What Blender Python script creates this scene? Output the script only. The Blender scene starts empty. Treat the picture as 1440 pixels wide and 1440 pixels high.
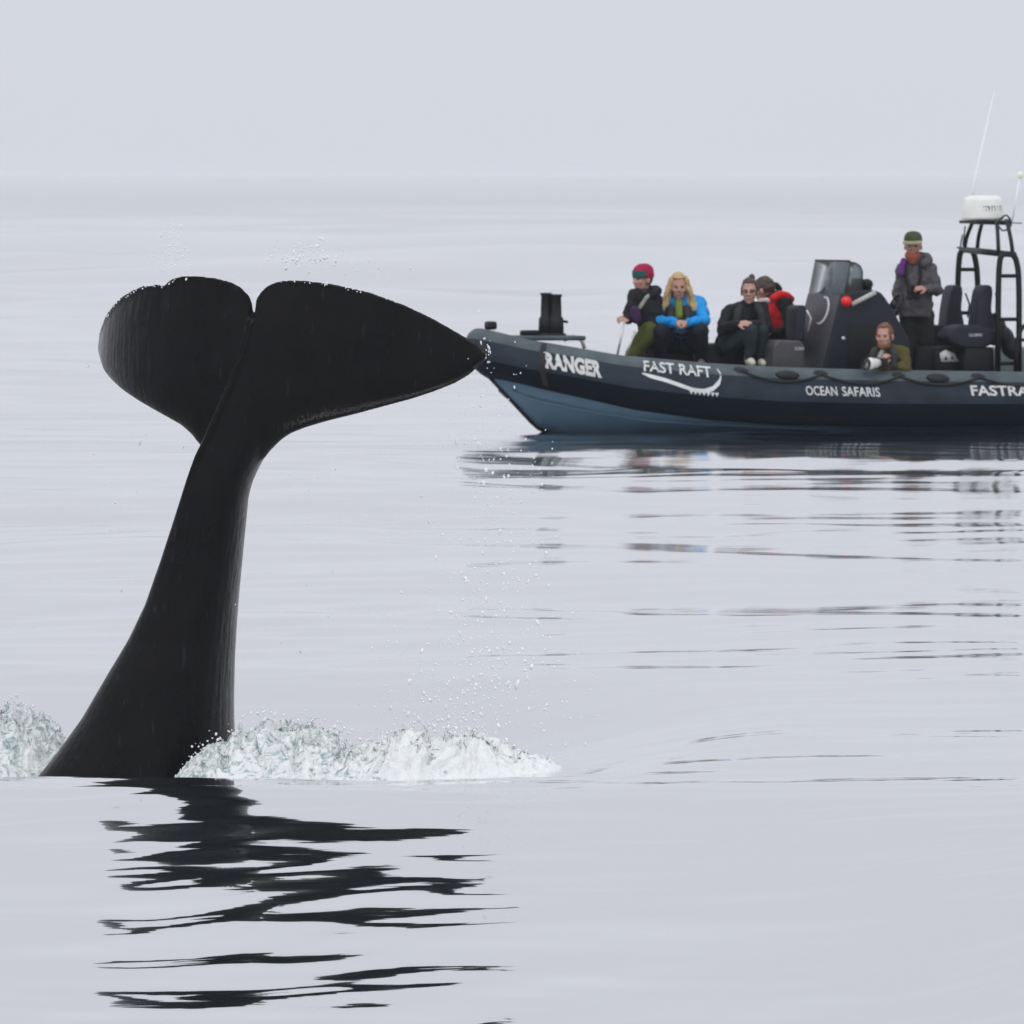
import bpy, bmesh, math, random
import numpy as np
from mathutils import Vector, Matrix, Quaternion, noise

scene = bpy.context.scene
col = scene.collection
R = math.radians

# ------------------------------------------------------------------ camera
F = 15000.0                      # focal length in photo pixels (1440 wide)
CAM_H = 2.7
PITCH = math.atan(475 / F)       # the sea horizon lies 475 px above the centre
cam_d = bpy.data.cameras.new("camera")
cam = bpy.data.objects.new("camera", cam_d)
col.objects.link(cam)
cam.location = (0, 0, CAM_H)
cam.rotation_euler = (math.pi / 2 - PITCH, 0, 0)
cam_d.sensor_width = 36
cam_d.lens = 36 * F / 1440
cam_d.clip_start = 0.5
cam_d.clip_end = 45000
cam_d.dof.use_dof = True
cam_d.dof.focus_distance = 65.0
cam_d.dof.aperture_fstop = 13.0
scene.camera = cam

# ------------------------------------------------------------------ sky
SUN_EL, SUN_AZ = R(58), R(200)
world = bpy.data.worlds.new("World")
scene.world = world
world.use_nodes = True
wn, wl = world.node_tree.nodes, world.node_tree.links
wn.clear()
w_out = wn.new("ShaderNodeOutputWorld")
w_bg = wn.new("ShaderNodeBackground")
w_bg.inputs["Strength"].default_value = 0.1
w_sky = wn.new("ShaderNodeTexSky")
w_sky.sky_type = 'NISHITA'
w_sky.sun_disc = False
w_sky.sun_elevation = SUN_EL
w_sky.sun_rotation = SUN_AZ
w_sky.dust_density = 6
w_hsv = wn.new("ShaderNodeHueSaturation")
w_hsv.inputs["Saturation"].default_value = 0.25
wl.new(w_sky.outputs["Color"], w_hsv.inputs["Color"])
w_co = wn.new("ShaderNodeTexCoord")
w_sep = wn.new("ShaderNodeSeparateXYZ")
wl.new(w_co.outputs["Generated"], w_sep.inputs[0])
w_abs = wn.new("ShaderNodeMath"); w_abs.operation = 'ABSOLUTE'
wl.new(w_sep.outputs["Z"], w_abs.inputs[0])
w_mr = wn.new("ShaderNodeValToRGB")          # overcast: a little brighter overhead
els = w_mr.color_ramp.elements
els[0].position = 0.0; els[0].color = (0.675, 0.698, 0.768, 1)
els[1].position = 1.0; els[1].color = (1.12, 1.15, 1.21, 1)
e = els.new(0.35); e.color = (0.78, 0.80, 0.875, 1)
wl.new(w_abs.outputs[0], w_mr.inputs["Fac"])
w_sc = wn.new("ShaderNodeVectorMath"); w_sc.operation = 'SCALE'
w_sc.inputs["Scale"].default_value = 10.0
wl.new(w_mr.outputs["Color"], w_sc.inputs[0])
w_no = wn.new("ShaderNodeTexNoise")          # faint cloud structure
w_no.inputs["Scale"].default_value = 6
w_no.inputs["Detail"].default_value = 4
w_nm = wn.new("ShaderNodeMapRange")
w_nm.inputs["To Min"].default_value = 0.96
w_nm.inputs["To Max"].default_value = 1.04
wl.new(w_co.outputs["Generated"], w_no.inputs["Vector"])
wl.new(w_no.outputs["Fac"], w_nm.inputs["Value"])
w_sc2 = wn.new("ShaderNodeVectorMath"); w_sc2.operation = 'SCALE'
wl.new(w_sc.outputs[0], w_sc2.inputs[0])
wl.new(w_nm.outputs["Result"], w_sc2.inputs["Scale"])
w_mix = wn.new("ShaderNodeMix"); w_mix.data_type = 'RGBA'
w_mix.inputs["Factor"].default_value = 0.97
wl.new(w_hsv.outputs["Color"], w_mix.inputs["A"])
wl.new(w_sc2.outputs[0], w_mix.inputs["B"])
wl.new(w_mix.outputs["Result"], w_bg.inputs["Color"])
wl.new(w_bg.outputs[0], w_out.inputs["Surface"])

sun_d = bpy.data.lights.new("sun", 'SUN')
sun = bpy.data.objects.new("sun", sun_d)
col.objects.link(sun)
sun_d.energy = 0.7
sun_d.angle = R(25)
sun_d.color = (1, 0.97, 0.93)
# azimuth measured as in the sky texture: clockwise from +Y
sv = Vector((math.sin(SUN_AZ) * math.cos(SUN_EL), math.cos(SUN_AZ) * math.cos(SUN_EL), math.sin(SUN_EL)))
sun.rotation_euler = sv.to_track_quat('Z', 'Y').to_euler()
sun.location = (0, 0, 30)

scene.view_settings.view_transform = 'Standard'
scene.view_settings.look = 'None'
scene.view_settings.exposure = 0
scene.view_settings.gamma = 1
scene.render.engine = 'CYCLES'
scene.cycles.use_denoising = True
scene.cycles.max_bounces = 6
scene.cycles.diffuse_bounces = 3
scene.cycles.glossy_bounces = 4
scene.cycles.transmission_bounces = 6
scene.cycles.volume_bounces = 3

# ------------------------------------------------------------------ helpers
CP, SP = math.cos(PITCH), math.sin(PITCH)


def at(px, py, Y):
    """point on the ray through a photo pixel at world depth Y"""
    dx, dv = (px - 720) / F, -(py - 720) / F
    dy, dz = CP + dv * SP, -SP + dv * CP
    k = Y / dy
    return Vector((dx * k, Y, CAM_H + dz * k))


def tag(o, label=None, cat=None, group=None, kind=None):
    if label: o["label"] = label
    if cat: o["category"] = cat
    if group: o["group"] = group
    if kind: o["kind"] = kind
    return o


def link(name, me, parent=None, mats=None):
    o = bpy.data.objects.new(name, me)
    col.objects.link(o)
    if mats is not None:
        for m in (mats if isinstance(mats, (list, tuple)) else [mats]):
            me.materials.append(m)
    if parent is not None:
        o.parent = parent
    return o


def empty(name, loc, rz=0.0, parent=None):
    o = bpy.data.objects.new(name, None)
    col.objects.link(o)
    o.location = loc
    o.rotation_euler = (0, 0, rz)
    o.empty_display_size = 0.2
    o.parent = parent
    return o


def smooth(me, on=True):
    me.polygons.foreach_set("use_smooth", np.full(len(me.polygons), on))
    me.update()
    return me


def to_mesh(bm, name="m", sm=True):
    me = bpy.data.meshes.new(name)
    bm.normal_update()
    bm.to_mesh(me)
    bm.free()
    return smooth(me, sm)


def pymesh(verts, faces, name="m", sm=True):
    me = bpy.data.meshes.new(name)
    me.from_pydata([tuple(v) for v in verts], [], faces)
    me.validate()
    bm = bmesh.new(); bm.from_mesh(me)
    bmesh.ops.recalc_face_normals(bm, faces=bm.faces)
    bm.to_mesh(me); bm.free()
    return smooth(me, sm)


def grid_faces(nu, nv, wrap_v=False, cap=False):
    f = []
    for i in range(nu - 1):
        for j in range(nv if wrap_v else nv - 1):
            k = (j + 1) % nv
            f.append((i * nv + j, i * nv + k, (i + 1) * nv + k, (i + 1) * nv + j))
    if cap and wrap_v:
        f.append(tuple(range(nv - 1, -1, -1)))
        f.append(tuple((nu - 1) * nv + j for j in range(nv)))
    return f


def frame_of(d):
    d = d.normalized()
    a = Vector((0, 0, 1)) if abs(d.z) < 0.9 else Vector((1, 0, 0))
    u = d.cross(a).normalized()
    return u, d.cross(u).normalized()


def add_tube(V, Fc, pts, rad, n=10, closed=False):
    """tube along points, appended to lists; rad number or list"""
    pts = [Vector(p) for p in pts]
    m = len(pts)
    if not isinstance(rad, (list, tuple)): rad = [rad] * m
    b = len(V)
    u = None
    for i, p in enumerate(pts):
        d = (pts[min(i + 1, m - 1)] - pts[max(i - 1, 0)])
        if d.length < 1e-9: d = Vector((0, 0, 1))
        d.normalize()
        if u is None:
            u, w = frame_of(d)
        else:
            u = (u - d * u.dot(d))
            u = u.normalized() if u.length > 1e-6 else frame_of(d)[0]
            w = d.cross(u)
        for j in range(n):
            a = 2 * math.pi * j / n
            V.append(p + u * math.cos(a) * rad[i] + w * math.sin(a) * rad[i])
    for i in range(m - 1):
        for j in range(n):
            k = (j + 1) % n
            Fc.append((b + i * n + j, b + i * n + k, b + (i + 1) * n + k, b + (i + 1) * n + j))
    Fc.append(tuple(b + j for j in range(n - 1, -1, -1)))
    Fc.append(tuple(b + (m - 1) * n + j for j in range(n)))


def tube(pts, rad, n=10):
    V, Fc = [], []
    add_tube(V, Fc, pts, rad, n)
    return pymesh(V, Fc)


def lathe(prof, n=24, axis_pt=(0, 0, 0), axis=Vector((0, 0, 1))):
    """prof: list of (radius, height)"""
    V, Fc = [], []
    q = Vector((0, 0, 1)).rotation_difference(axis)
    for r, h in prof:
        for j in range(n):
            a = 2 * math.pi * j / n
            V.append(Vector(axis_pt) + q @ Vector((max(r, 1e-4) * math.cos(a), max(r, 1e-4) * math.sin(a), h)))
    return pymesh(V, grid_faces(len(prof), n, True, True))


def box(c, s, bev=0.01, seg=2, rot=None):
    bm = bmesh.new()
    bmesh.ops.create_cube(bm, size=1)
    for v in bm.verts:
        v.co = Vector((v.co.x * s[0], v.co.y * s[1], v.co.z * s[2]))
    if bev > 0:
        bmesh.ops.bevel(bm, geom=list(bm.edges), offset=bev, segments=seg, affect='EDGES', profile=0.6)
    M = Matrix.Translation(Vector(c))
    if rot is not None: M = M @ rot.to_4x4()
    bmesh.ops.transform(bm, matrix=M, verts=bm.verts)
    return to_mesh(bm)


def prism(poly, y0, y1, bev=0.02, seg=2):
    """polygon in (x,z) extruded from y0 to y1"""
    bm = bmesh.new()
    a = [bm.verts.new((x, y0, z)) for x, z in poly]
    b = [bm.verts.new((x, y1, z)) for x, z in poly]
    n = len(poly)
    bm.faces.new(a); bm.faces.new(b[::-1])
    for i in range(n):
        bm.faces.new((a[i], b[i], b[(i + 1) % n], a[(i + 1) % n]))
    bmesh.ops.recalc_face_normals(bm, faces=bm.faces)
    if bev > 0:
        bmesh.ops.bevel(bm, geom=list(bm.edges), offset=bev, segments=seg, affect='EDGES', profile=0.6, clamp_overlap=True)
    return to_mesh(bm)


def add_ellipsoid(V, Fc, c, rad, M=None, nu=12, nv=16):
    b = len(V)
    c = Vector(c)
    for i in range(nu + 1):
        th = math.pi * i / nu
        for j in range(nv):
            a = 2 * math.pi * j / nv
            st = max(math.sin(th), 1e-3)
            p = Vector((rad[0] * st * math.cos(a), rad[1] * st * math.sin(a), rad[2] * math.cos(th)))
            V.append(c + (M @ p if M is not None else p))
    for i in range(nu):
        for j in range(nv):
            k = (j + 1) % nv
            Fc.append((b + i * nv + j, b + (i + 1) * nv + j, b + (i + 1) * nv + k, b + i * nv + k))
    Fc.append(tuple(b + j for j in range(nv)))
    Fc.append(tuple(b + nu * nv + j for j in range(nv - 1, -1, -1)))


def add_capsule(V, Fc, a, b, ra, rb, flat=None):
    """tapered capsule = two spheres and a cone, all closed (for voxel union)"""
    a, b = Vector(a), Vector(b)
    add_ellipsoid(V, Fc, a, (ra,) * 3, None, 8, 12)
    add_ellipsoid(V, Fc, b, (rb,) * 3, None, 8, 12)
    if (b - a).length > 1e-5:
        add_tube(V, Fc, [a, b], [ra, rb], 12)


def voxel(V, Fc, size, it=4, fac=0.5):
    """unite overlapping closed shells into one continuous skin"""
    me = bpy.data.meshes.new("tmp")
    me.from_pydata([tuple(v) for v in V], [], Fc)
    bm = bmesh.new(); bm.from_mesh(me)
    bmesh.ops.recalc_face_normals(bm, faces=bm.faces)
    bm.to_mesh(me); bm.free()
    o = bpy.data.objects.new("tmp", me)
    col.objects.link(o)
    m = o.modifiers.new("r", 'REMESH'); m.mode = 'VOXEL'; m.voxel_size = size; m.adaptivity = 0
    if it:
        m = o.modifiers.new("s", 'SMOOTH'); m.factor = fac; m.iterations = it
    dg = bpy.context.evaluated_depsgraph_get()
    r = bpy.data.meshes.new_from_object(o.evaluated_get(dg))
    bpy.data.objects.remove(o)
    bpy.data.meshes.remove(me)
    r.materials.clear()
    return smooth(r)


def wrinkle(me, amp, scale, seed=0.0, stretch=(1, 1, 1)):
    n = len(me.vertices)
    co = np.empty(n * 3); me.vertices.foreach_get("co", co); co = co.reshape(-1, 3)
    no = np.empty(n * 3); me.vertices.foreach_get("normal", no); no = no.reshape(-1, 3)
    off = Vector((seed * 3.1, seed * 1.7, -seed * 2.3))
    d = np.array([noise.noise(Vector((c[0] * stretch[0], c[1] * stretch[1], c[2] * stretch[2])) * scale + off)
                  + 0.5 * noise.noise(Vector(c) * scale * 2.3 + off) for c in co])
    co += no * (d * amp)[:, None]
    me.vertices.foreach_set("co", co.ravel())
    me.update()
    return me


def mat(name, c, rough=0.6, var=0.12, scale=30.0, bump=0.0, bscale=60.0, spec=0.5, metal=0.0, c2=None, coat=0.0, stretch=None):
    m = bpy.data.materials.new(name)
    m.use_nodes = True
    nt = m.node_tree
    p = nt.nodes["Principled BSDF"]
    p.inputs["Roughness"].default_value = rough
    p.inputs["Specular IOR Level"].default_value = spec
    p.inputs["Metallic"].default_value = metal
    p.inputs["Coat Weight"].default_value = coat
    tc = nt.nodes.new("ShaderNodeTexCoord")
    no = nt.nodes.new("ShaderNodeTexNoise")
    no.inputs["Scale"].default_value = scale
    no.inputs["Detail"].default_value = 5
    src = tc.outputs["Object"]
    if stretch:
        mp = nt.nodes.new("ShaderNodeMapping")
        mp.inputs["Scale"].default_value = stretch
        nt.links.new(src, mp.inputs["Vector"]); src = mp.outputs[0]
    nt.links.new(src, no.inputs["Vector"])
    mx = nt.nodes.new("ShaderNodeMix"); mx.data_type = 'RGBA'
    mr = nt.nodes.new("ShaderNodeMapRange")
    mr.inputs["From Min"].default_value = 0.3
    mr.inputs["From Max"].default_value = 0.7
    nt.links.new(no.outputs["Fac"], mr.inputs["Value"])
    nt.links.new(mr.outputs["Result"], mx.inputs["Factor"])
    a = [max(0, x * (1 - var)) for x in c]
    b = list(c2) if c2 else [min(1, x * (1 + var)) for x in c]
    mx.inputs["A"].default_value = (*a, 1)
    mx.inputs["B"].default_value = (*b, 1)
    nt.links.new(mx.outputs["Result"], p.inputs["Base Color"])
    if bump > 0:
        n2 = nt.nodes.new("ShaderNodeTexNoise")
        n2.inputs["Scale"].default_value = bscale
        n2.inputs["Detail"].default_value = 4
        nt.links.new(src, n2.inputs["Vector"])
        bp = nt.nodes.new("ShaderNodeBump")
        bp.inputs["Strength"].default_value = 1.0
        bp.inputs["Distance"].default_value = bump
        nt.links.new(n2.outputs["Fac"], bp.inputs["Height"])
        nt.links.new(bp.outputs["Normal"], p.inputs["Normal"])
    return m


# ------------------------------------------------------------------ the sea
CREST = 61.5
SW_S = 0.175
rng = np.random.default_rng(11)


def make_waves():
    ws = []
    N = 110
    for i in range(N):
        lam = math.exp(rng.uniform(math.log(0.22), math.log(7.0)))
        spread = 0.30 if lam < 1.0 else 0.75
        th = rng.normal(-0.10, spread)
        k = 2 * math.pi / lam
        w = 1.5 if lam < 0.5 else (1.25 if lam < 1.6 else 0.55)
        ws.append((k * math.sin(th), k * math.cos(th), k, rng.uniform(0, 2 * math.pi), w, lam))
    tot = math.sqrt(sum(w[4] ** 2 for w in ws) / 2)
    s = 0.038 / tot                      # rms slope
    return [(a, b, p, s * w / k, lam) for a, b, k, p, w, lam in ws]


WAVES = make_waves()
FAR_WAVES = []
for _i in range(50):                     # choppier water out beyond the whale
    _l = math.exp(rng.uniform(math.log(1.2), math.log(14.0)))
    _t = rng.normal(0.0, 0.7)
    _k = 2 * math.pi / _l
    FAR_WAVES.append((_k * math.sin(_t), _k * math.cos(_t), rng.uniform(0, 6.28), 0.060 / 5.0 / _k, _l))


LONG_WAVES = []
for _i in range(40):                     # longer seas towards the horizon
    _l = math.exp(rng.uniform(math.log(9.0), math.log(80.0)))
    _t = rng.normal(0.0, 0.6)
    _k = 2 * math.pi / _l
    LONG_WAVES.append((_k * math.sin(_t), _k * math.cos(_t), rng.uniform(0, 6.28), 0.052 / 4.5 / _k, _l))


def sstep(x, a, b):
    t = np.clip((x - a) / (b - a), 0, 1)
    return t * t * (3 - 2 * t)


def sea_height(x, y, row=None):
    """surface height at world x,y (numpy); row = local sample spacing"""
    x = np.asarray(x, float); y = np.asarray(y, float)
    yy = y + 0.06 * x + 0.35 * np.sin(x * 0.31 + 1.0)
    far = sstep(y, 58, 97)
    # the sea rises gently towards the boat
    rise = lambda q: -0.026 * (q - 6 * (1 - np.exp(-q / 6)))
    base = rise(np.clip(98 - y, 0, 80))
    # a swell stands up in front of the whale, with a hollow round the tail
    d = np.clip(CREST - yy, 0, 10.0)
    face = -SW_S * (d - 1.2 * (1 - np.exp(-d / 1.2)))
    dd = np.clip(CREST - yy - 10.0, 0, 8.0)
    face = face - SW_S * (dd - dd * dd / 16)
    crest = rise(np.clip(98 - (y + (CREST - yy)), 0, 80))
    hollow = -0.36 * np.exp(-((yy - CREST - 4.6) / 2.9) ** 2) * (1 - sstep(x, -1.0, 1.9))
    left = np.where(yy < CREST, crest + face, base) + hollow
    t = sstep(x, 0.8, 5.0)
    h = left * (1 - t) + base * t
    h += 0.05 * far * np.cos(0.13 * y + 0.05 * x + 0.4)
    # slow warping and patches of calmer and livelier water
    wx = x + 0.35 * np.sin(0.9 * y + 0.3 * x) + 0.12 * np.sin(2.3 * y - 0.7 * x + 2)
    wy = y + 0.30 * np.sin(0.55 * x + 0.21 * y) + 0.10 * np.sin(1.7 * x + 0.4 * y + 1)
    patch = 0.75 + 0.35 * np.sin(0.37 * x + 0.23 * y + 0.6) * np.sin(0.29 * y - 0.17 * x + 1.1) + 0.2 * np.sin(0.11 * y + 0.9)
    small = 0
    for a, b, p, am, lam in WAVES:
        f = 1.0
        if row is not None:
            f = np.clip((lam / row - 2.2) / 2.5, 0, 1)
        small = small + f * am * np.sin(a * wx + b * wy + p)
    big = 0
    for a, b, p, am, lam in FAR_WAVES:
        f = 1.0
        if row is not None:
            f = np.clip((lam / row - 2.2) / 2.5, 0, 1)
        big = big + f * am * np.sin(a * wx + b * wy + p)
    sea_far = sstep(y, 125, 240)
    for a, b, p, am, lam in LONG_WAVES:
        f = np.clip((lam / row - 2.2) / 2.5, 0, 1) if row is not None else 1.0
        h = h + f * am * sea_far * np.sin(a * x + b * wy + p)
    rt = sstep(x, -1.5, 0.4) * sstep(yy, CREST - 1.5, CREST + 1.5)
    calm = 1.45 - 0.80 * rt + 0.5 * (1 - sstep(yy, CREST - 2.5, CREST))
    out = sstep(y, 70 + 10 * rt, 92 + 6 * rt) - 0.80 * sstep(y, 97, 104) * (1 - sstep(y, 118, 135))
    return h + small * patch * (calm * (1 - out) + 2.2 * out) + big * patch * np.maximum(out, 0.38 * sstep(y, 58, 70))


def build_sea():
    # rows: spacing grows with the square of the distance, like the pixel footprint
    c = 0.046 / 43.0 ** 2
    rr = [2.0]
    while rr[-1] < 31: rr.append(rr[-1] + max(0.35, 0.04 * rr[-1]))
    r = 31.0
    rr = [q for q in rr if q < 30.8]
    while r < 20000:
        rr.append(r)
        r = r + min(max(c * r * r, 0.03), 0.25 * r)
    rr = np.array(rr)
    dense = np.linspace(-R(4.3), R(4.3), 330)
    side = R(4.3) + (np.linspace(0, 1, 36)[1:] ** 2.2) * (math.pi - R(4.3))
    ang = np.concatenate([-side[::-1][1:], dense, side])       # closes at +-180 deg
    nr, na = len(rr), len(ang)
    RR, AA = np.meshgrid(rr, ang, indexing='ij')
    X = RR * np.sin(AA); Y = RR * np.cos(AA)
    sp = np.gradient(rr)[:, None] * np.ones_like(AA)
    da = np.gradient(ang)[None, :] * RR
    row = np.maximum(sp, da * 0.8)
    Z = sea_height(X, Y, row)
    # far out the swell would be undersampled: flatten
    keep = 1 - sstep(RR, 1500, 5000)
    Z = Z * keep
    Z = np.where(np.abs(AA) > R(60), Z * 0.3, Z)
    co = np.stack([X, Y, Z], -1).reshape(-1, 3)
    idx = np.arange(nr * na).reshape(nr, na)
    q = np.stack([idx[:-1, :-1], idx[:-1, 1:], idx[1:, 1:], idx[1:, :-1]], -1).reshape(-1, 4)
    # close the seam behind the camera and the disc below it
    seam = np.stack([idx[:-1, -1], idx[:-1, 0], idx[1:, 0], idx[1:, -1]], -1)
    q = np.concatenate([q, seam])
    q = q[:, ::-1]
    me = bpy.data.meshes.new("sea")
    me.vertices.add(len(co)); me.vertices.foreach_set("co", co.ravel())
    me.loops.add(q.size); me.loops.foreach_set("vertex_index", q.ravel().astype(np.int32))
    me.polygons.add(len(q))
    me.polygons.foreach_set("loop_start", np.arange(0, q.size, 4, dtype=np.int32))
    me.update(calc_edges=True)
    me.validate()
    if me.polygons[len(me.polygons) // 2].normal.z < 0:
        me.flip_normals()
    smooth(me)
    m = bpy.data.materials.new("sea_water"); m.use_nodes = True
    nt = m.node_tree; n = nt.nodes; L = nt.links
    n.clear()
    out = n.new("ShaderNodeOutputMaterial")
    tc = n.new("ShaderNodeTexCoord")
    mp = n.new("ShaderNodeMapping"); mp.inputs["Scale"].default_value = (0.8, 2.4, 1)
    L.new(tc.outputs["Object"], mp.inputs["Vector"])
    no = n.new("ShaderNodeTexNoise"); no.inputs["Scale"].default_value = 1.4; no.inputs["Detail"].default_value = 3
    L.new(mp.outputs[0], no.inputs["Vector"])
    bp = n.new("ShaderNodeBump"); bp.inputs["Strength"].default_value = 1.0; bp.inputs["Distance"].default_value = 0.0035
    L.new(no.outputs["Fac"], bp.inputs["Height"])
    dif = n.new("ShaderNodeBsdfDiffuse"); dif.inputs["Color"].default_value = (0.010, 0.022, 0.028, 1)
    gl = n.new("ShaderNodeBsdfGlossy"); gl.inputs["Color"].default_value = (1, 1, 1, 1)
    # the water further out is ruffled by ripples too fine to model
    sx = n.new("ShaderNodeSeparateXYZ"); L.new(tc.outputs["Object"], sx.inputs[0])
    rr_ = n.new("ShaderNodeMapRange"); rr_.interpolation_type = 'SMOOTHSTEP'
    rr_.inputs["From Min"].default_value = 50; rr_.inputs["From Max"].default_value = 85
    rr_.inputs["To Min"].default_value = 0.03; rr_.inputs["To Max"].default_value = 0.075
    L.new(sx.outputs["Y"], rr_.inputs["Value"]); L.new(rr_.outputs[0], gl.inputs["Roughness"])
    L.new(bp.outputs[0], gl.inputs["Normal"])
    fr = n.new("ShaderNodeFresnel"); fr.inputs["IOR"].default_value = 1.333
    L.new(bp.outputs[0], fr.inputs["Normal"])
    mr = n.new("ShaderNodeMapRange")
    mr.inputs["From Min"].default_value = 0.02; mr.inputs["From Max"].default_value = 0.80
    mr.inputs["To Min"].default_value = 0.67; mr.inputs["To Max"].default_value = 0.97
    L.new(fr.outputs[0], mr.inputs["Value"])
    mx = n.new("ShaderNodeMixShader")
    L.new(mr.outputs[0], mx.inputs[0]); L.new(dif.outputs[0], mx.inputs[1]); L.new(gl.outputs[0], mx.inputs[2])
    L.new(mx.outputs[0], out.inputs["Surface"])
    o = link("sea", me, None, m)
    tag(o, "calm grey open sea with a low swell and fine ripples", "sea", kind="structure")
    return o


sea = build_sea()


def sea_z(x, y):
    return float(sea_height(np.array([x]), np.array([y]))[0])


# ------------------------------------------------------------------ the whale
WY = 65.2
M_whale = None


def whale_material():
    m = bpy.data.materials.new("wet_black_skin"); m.use_nodes = True
    nt = m.node_tree; n = nt.nodes; L = nt.links
    p = n["Principled BSDF"]
    tc = n.new("ShaderNodeTexCoord")
    n1 = n.new("ShaderNodeTexNoise"); n1.inputs["Scale"].default_value = 3.0; n1.inputs["Detail"].default_value = 6
    n1.inputs["Roughness"].default_value = 0.6
    L.new(tc.outputs["Object"], n1.inputs["Vector"])
    cr = n.new("ShaderNodeValToRGB")
    cr.color_ramp.elements[0].position = 0.32; cr.color_ramp.elements[0].color = (0.0010, 0.0011, 0.0017, 1)
    cr.color_ramp.elements[1].position = 0.72; cr.color_ramp.elements[1].color = (0.0034, 0.0033, 0.0042, 1)
    L.new(n1.outputs["Fac"], cr.inputs["Fac"])
    # long thin scratches running along the tail stock
    mp = n.new("ShaderNodeMapping"); mp.inputs["Scale"].default_value = (16, 16, 1.2)
    mp.inputs["Rotation"].default_value = (0, R(14), 0)
    L.new(tc.outputs["Object"], mp.inputs["Vector"])
    n2 = n.new("ShaderNodeTexNoise"); n2.inputs["Scale"].default_value = 2.2; n2.inputs["Detail"].default_value = 2
    L.new(mp.outputs[0], n2.inputs["Vector"])
    r2 = n.new("ShaderNodeMapRange")
    r2.inputs["From Min"].default_value = 0.665; r2.inputs["From Max"].default_value = 0.72
    L.new(n2.outputs["Fac"], r2.inputs["Value"])
    mx = n.new("ShaderNodeMix"); mx.data_type = 'RGBA'
    L.new(r2.outputs[0], mx.inputs["Factor"])
    L.new(cr.outputs[0], mx.inputs["A"])
    mx.inputs["B"].default_value = (0.011, 0.011, 0.013, 1)
    L.new(mx.outputs["Result"], p.inputs["Base Color"])
    r3 = n.new("ShaderNodeMapRange")
    r3.inputs["From Min"].default_value = 0.3; r3.inputs["From Max"].default_value = 0.7
    r3.inputs["To Min"].default_value = 0.20; r3.inputs["To Max"].default_value = 0.50
    L.new(n1.outputs["Fac"], r3.inputs["Value"])
    L.new(r3.outputs[0], p.inputs["Roughness"])
    p.inputs["Specular IOR Level"].default_value = 0.05
    # film of water running over the skin
    p.inputs["Coat Weight"].default_value = 0.5
    p.inputs["Coat IOR"].default_value = 1.30
    p.inputs["Coat Roughness"].default_value = 0.14
    bp2 = n.new("ShaderNodeBump"); bp2.inputs["Distance"].default_value = 0.010; bp2.inputs["Strength"].default_value = 0.8
    L.new(n2.outputs["Fac"], bp2.inputs["Height"])
    L.new(bp2.outputs[0], p.inputs["Coat Normal"])
    n4 = n.new("ShaderNodeTexNoise"); n4.inputs["Scale"].default_value = 7; n4.inputs["Detail"].default_value = 5
    L.new(tc.outputs["Object"], n4.inputs["Vector"])
    bp = n.new("ShaderNodeBump"); bp.inputs["Distance"].default_value = 0.022; bp.inputs["Strength"].default_value = 0.7
    L.new(n4.outputs["Fac"], bp.inputs["Height"])
    L.new(bp.outputs[0], p.inputs["Normal"])
    return m


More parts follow.
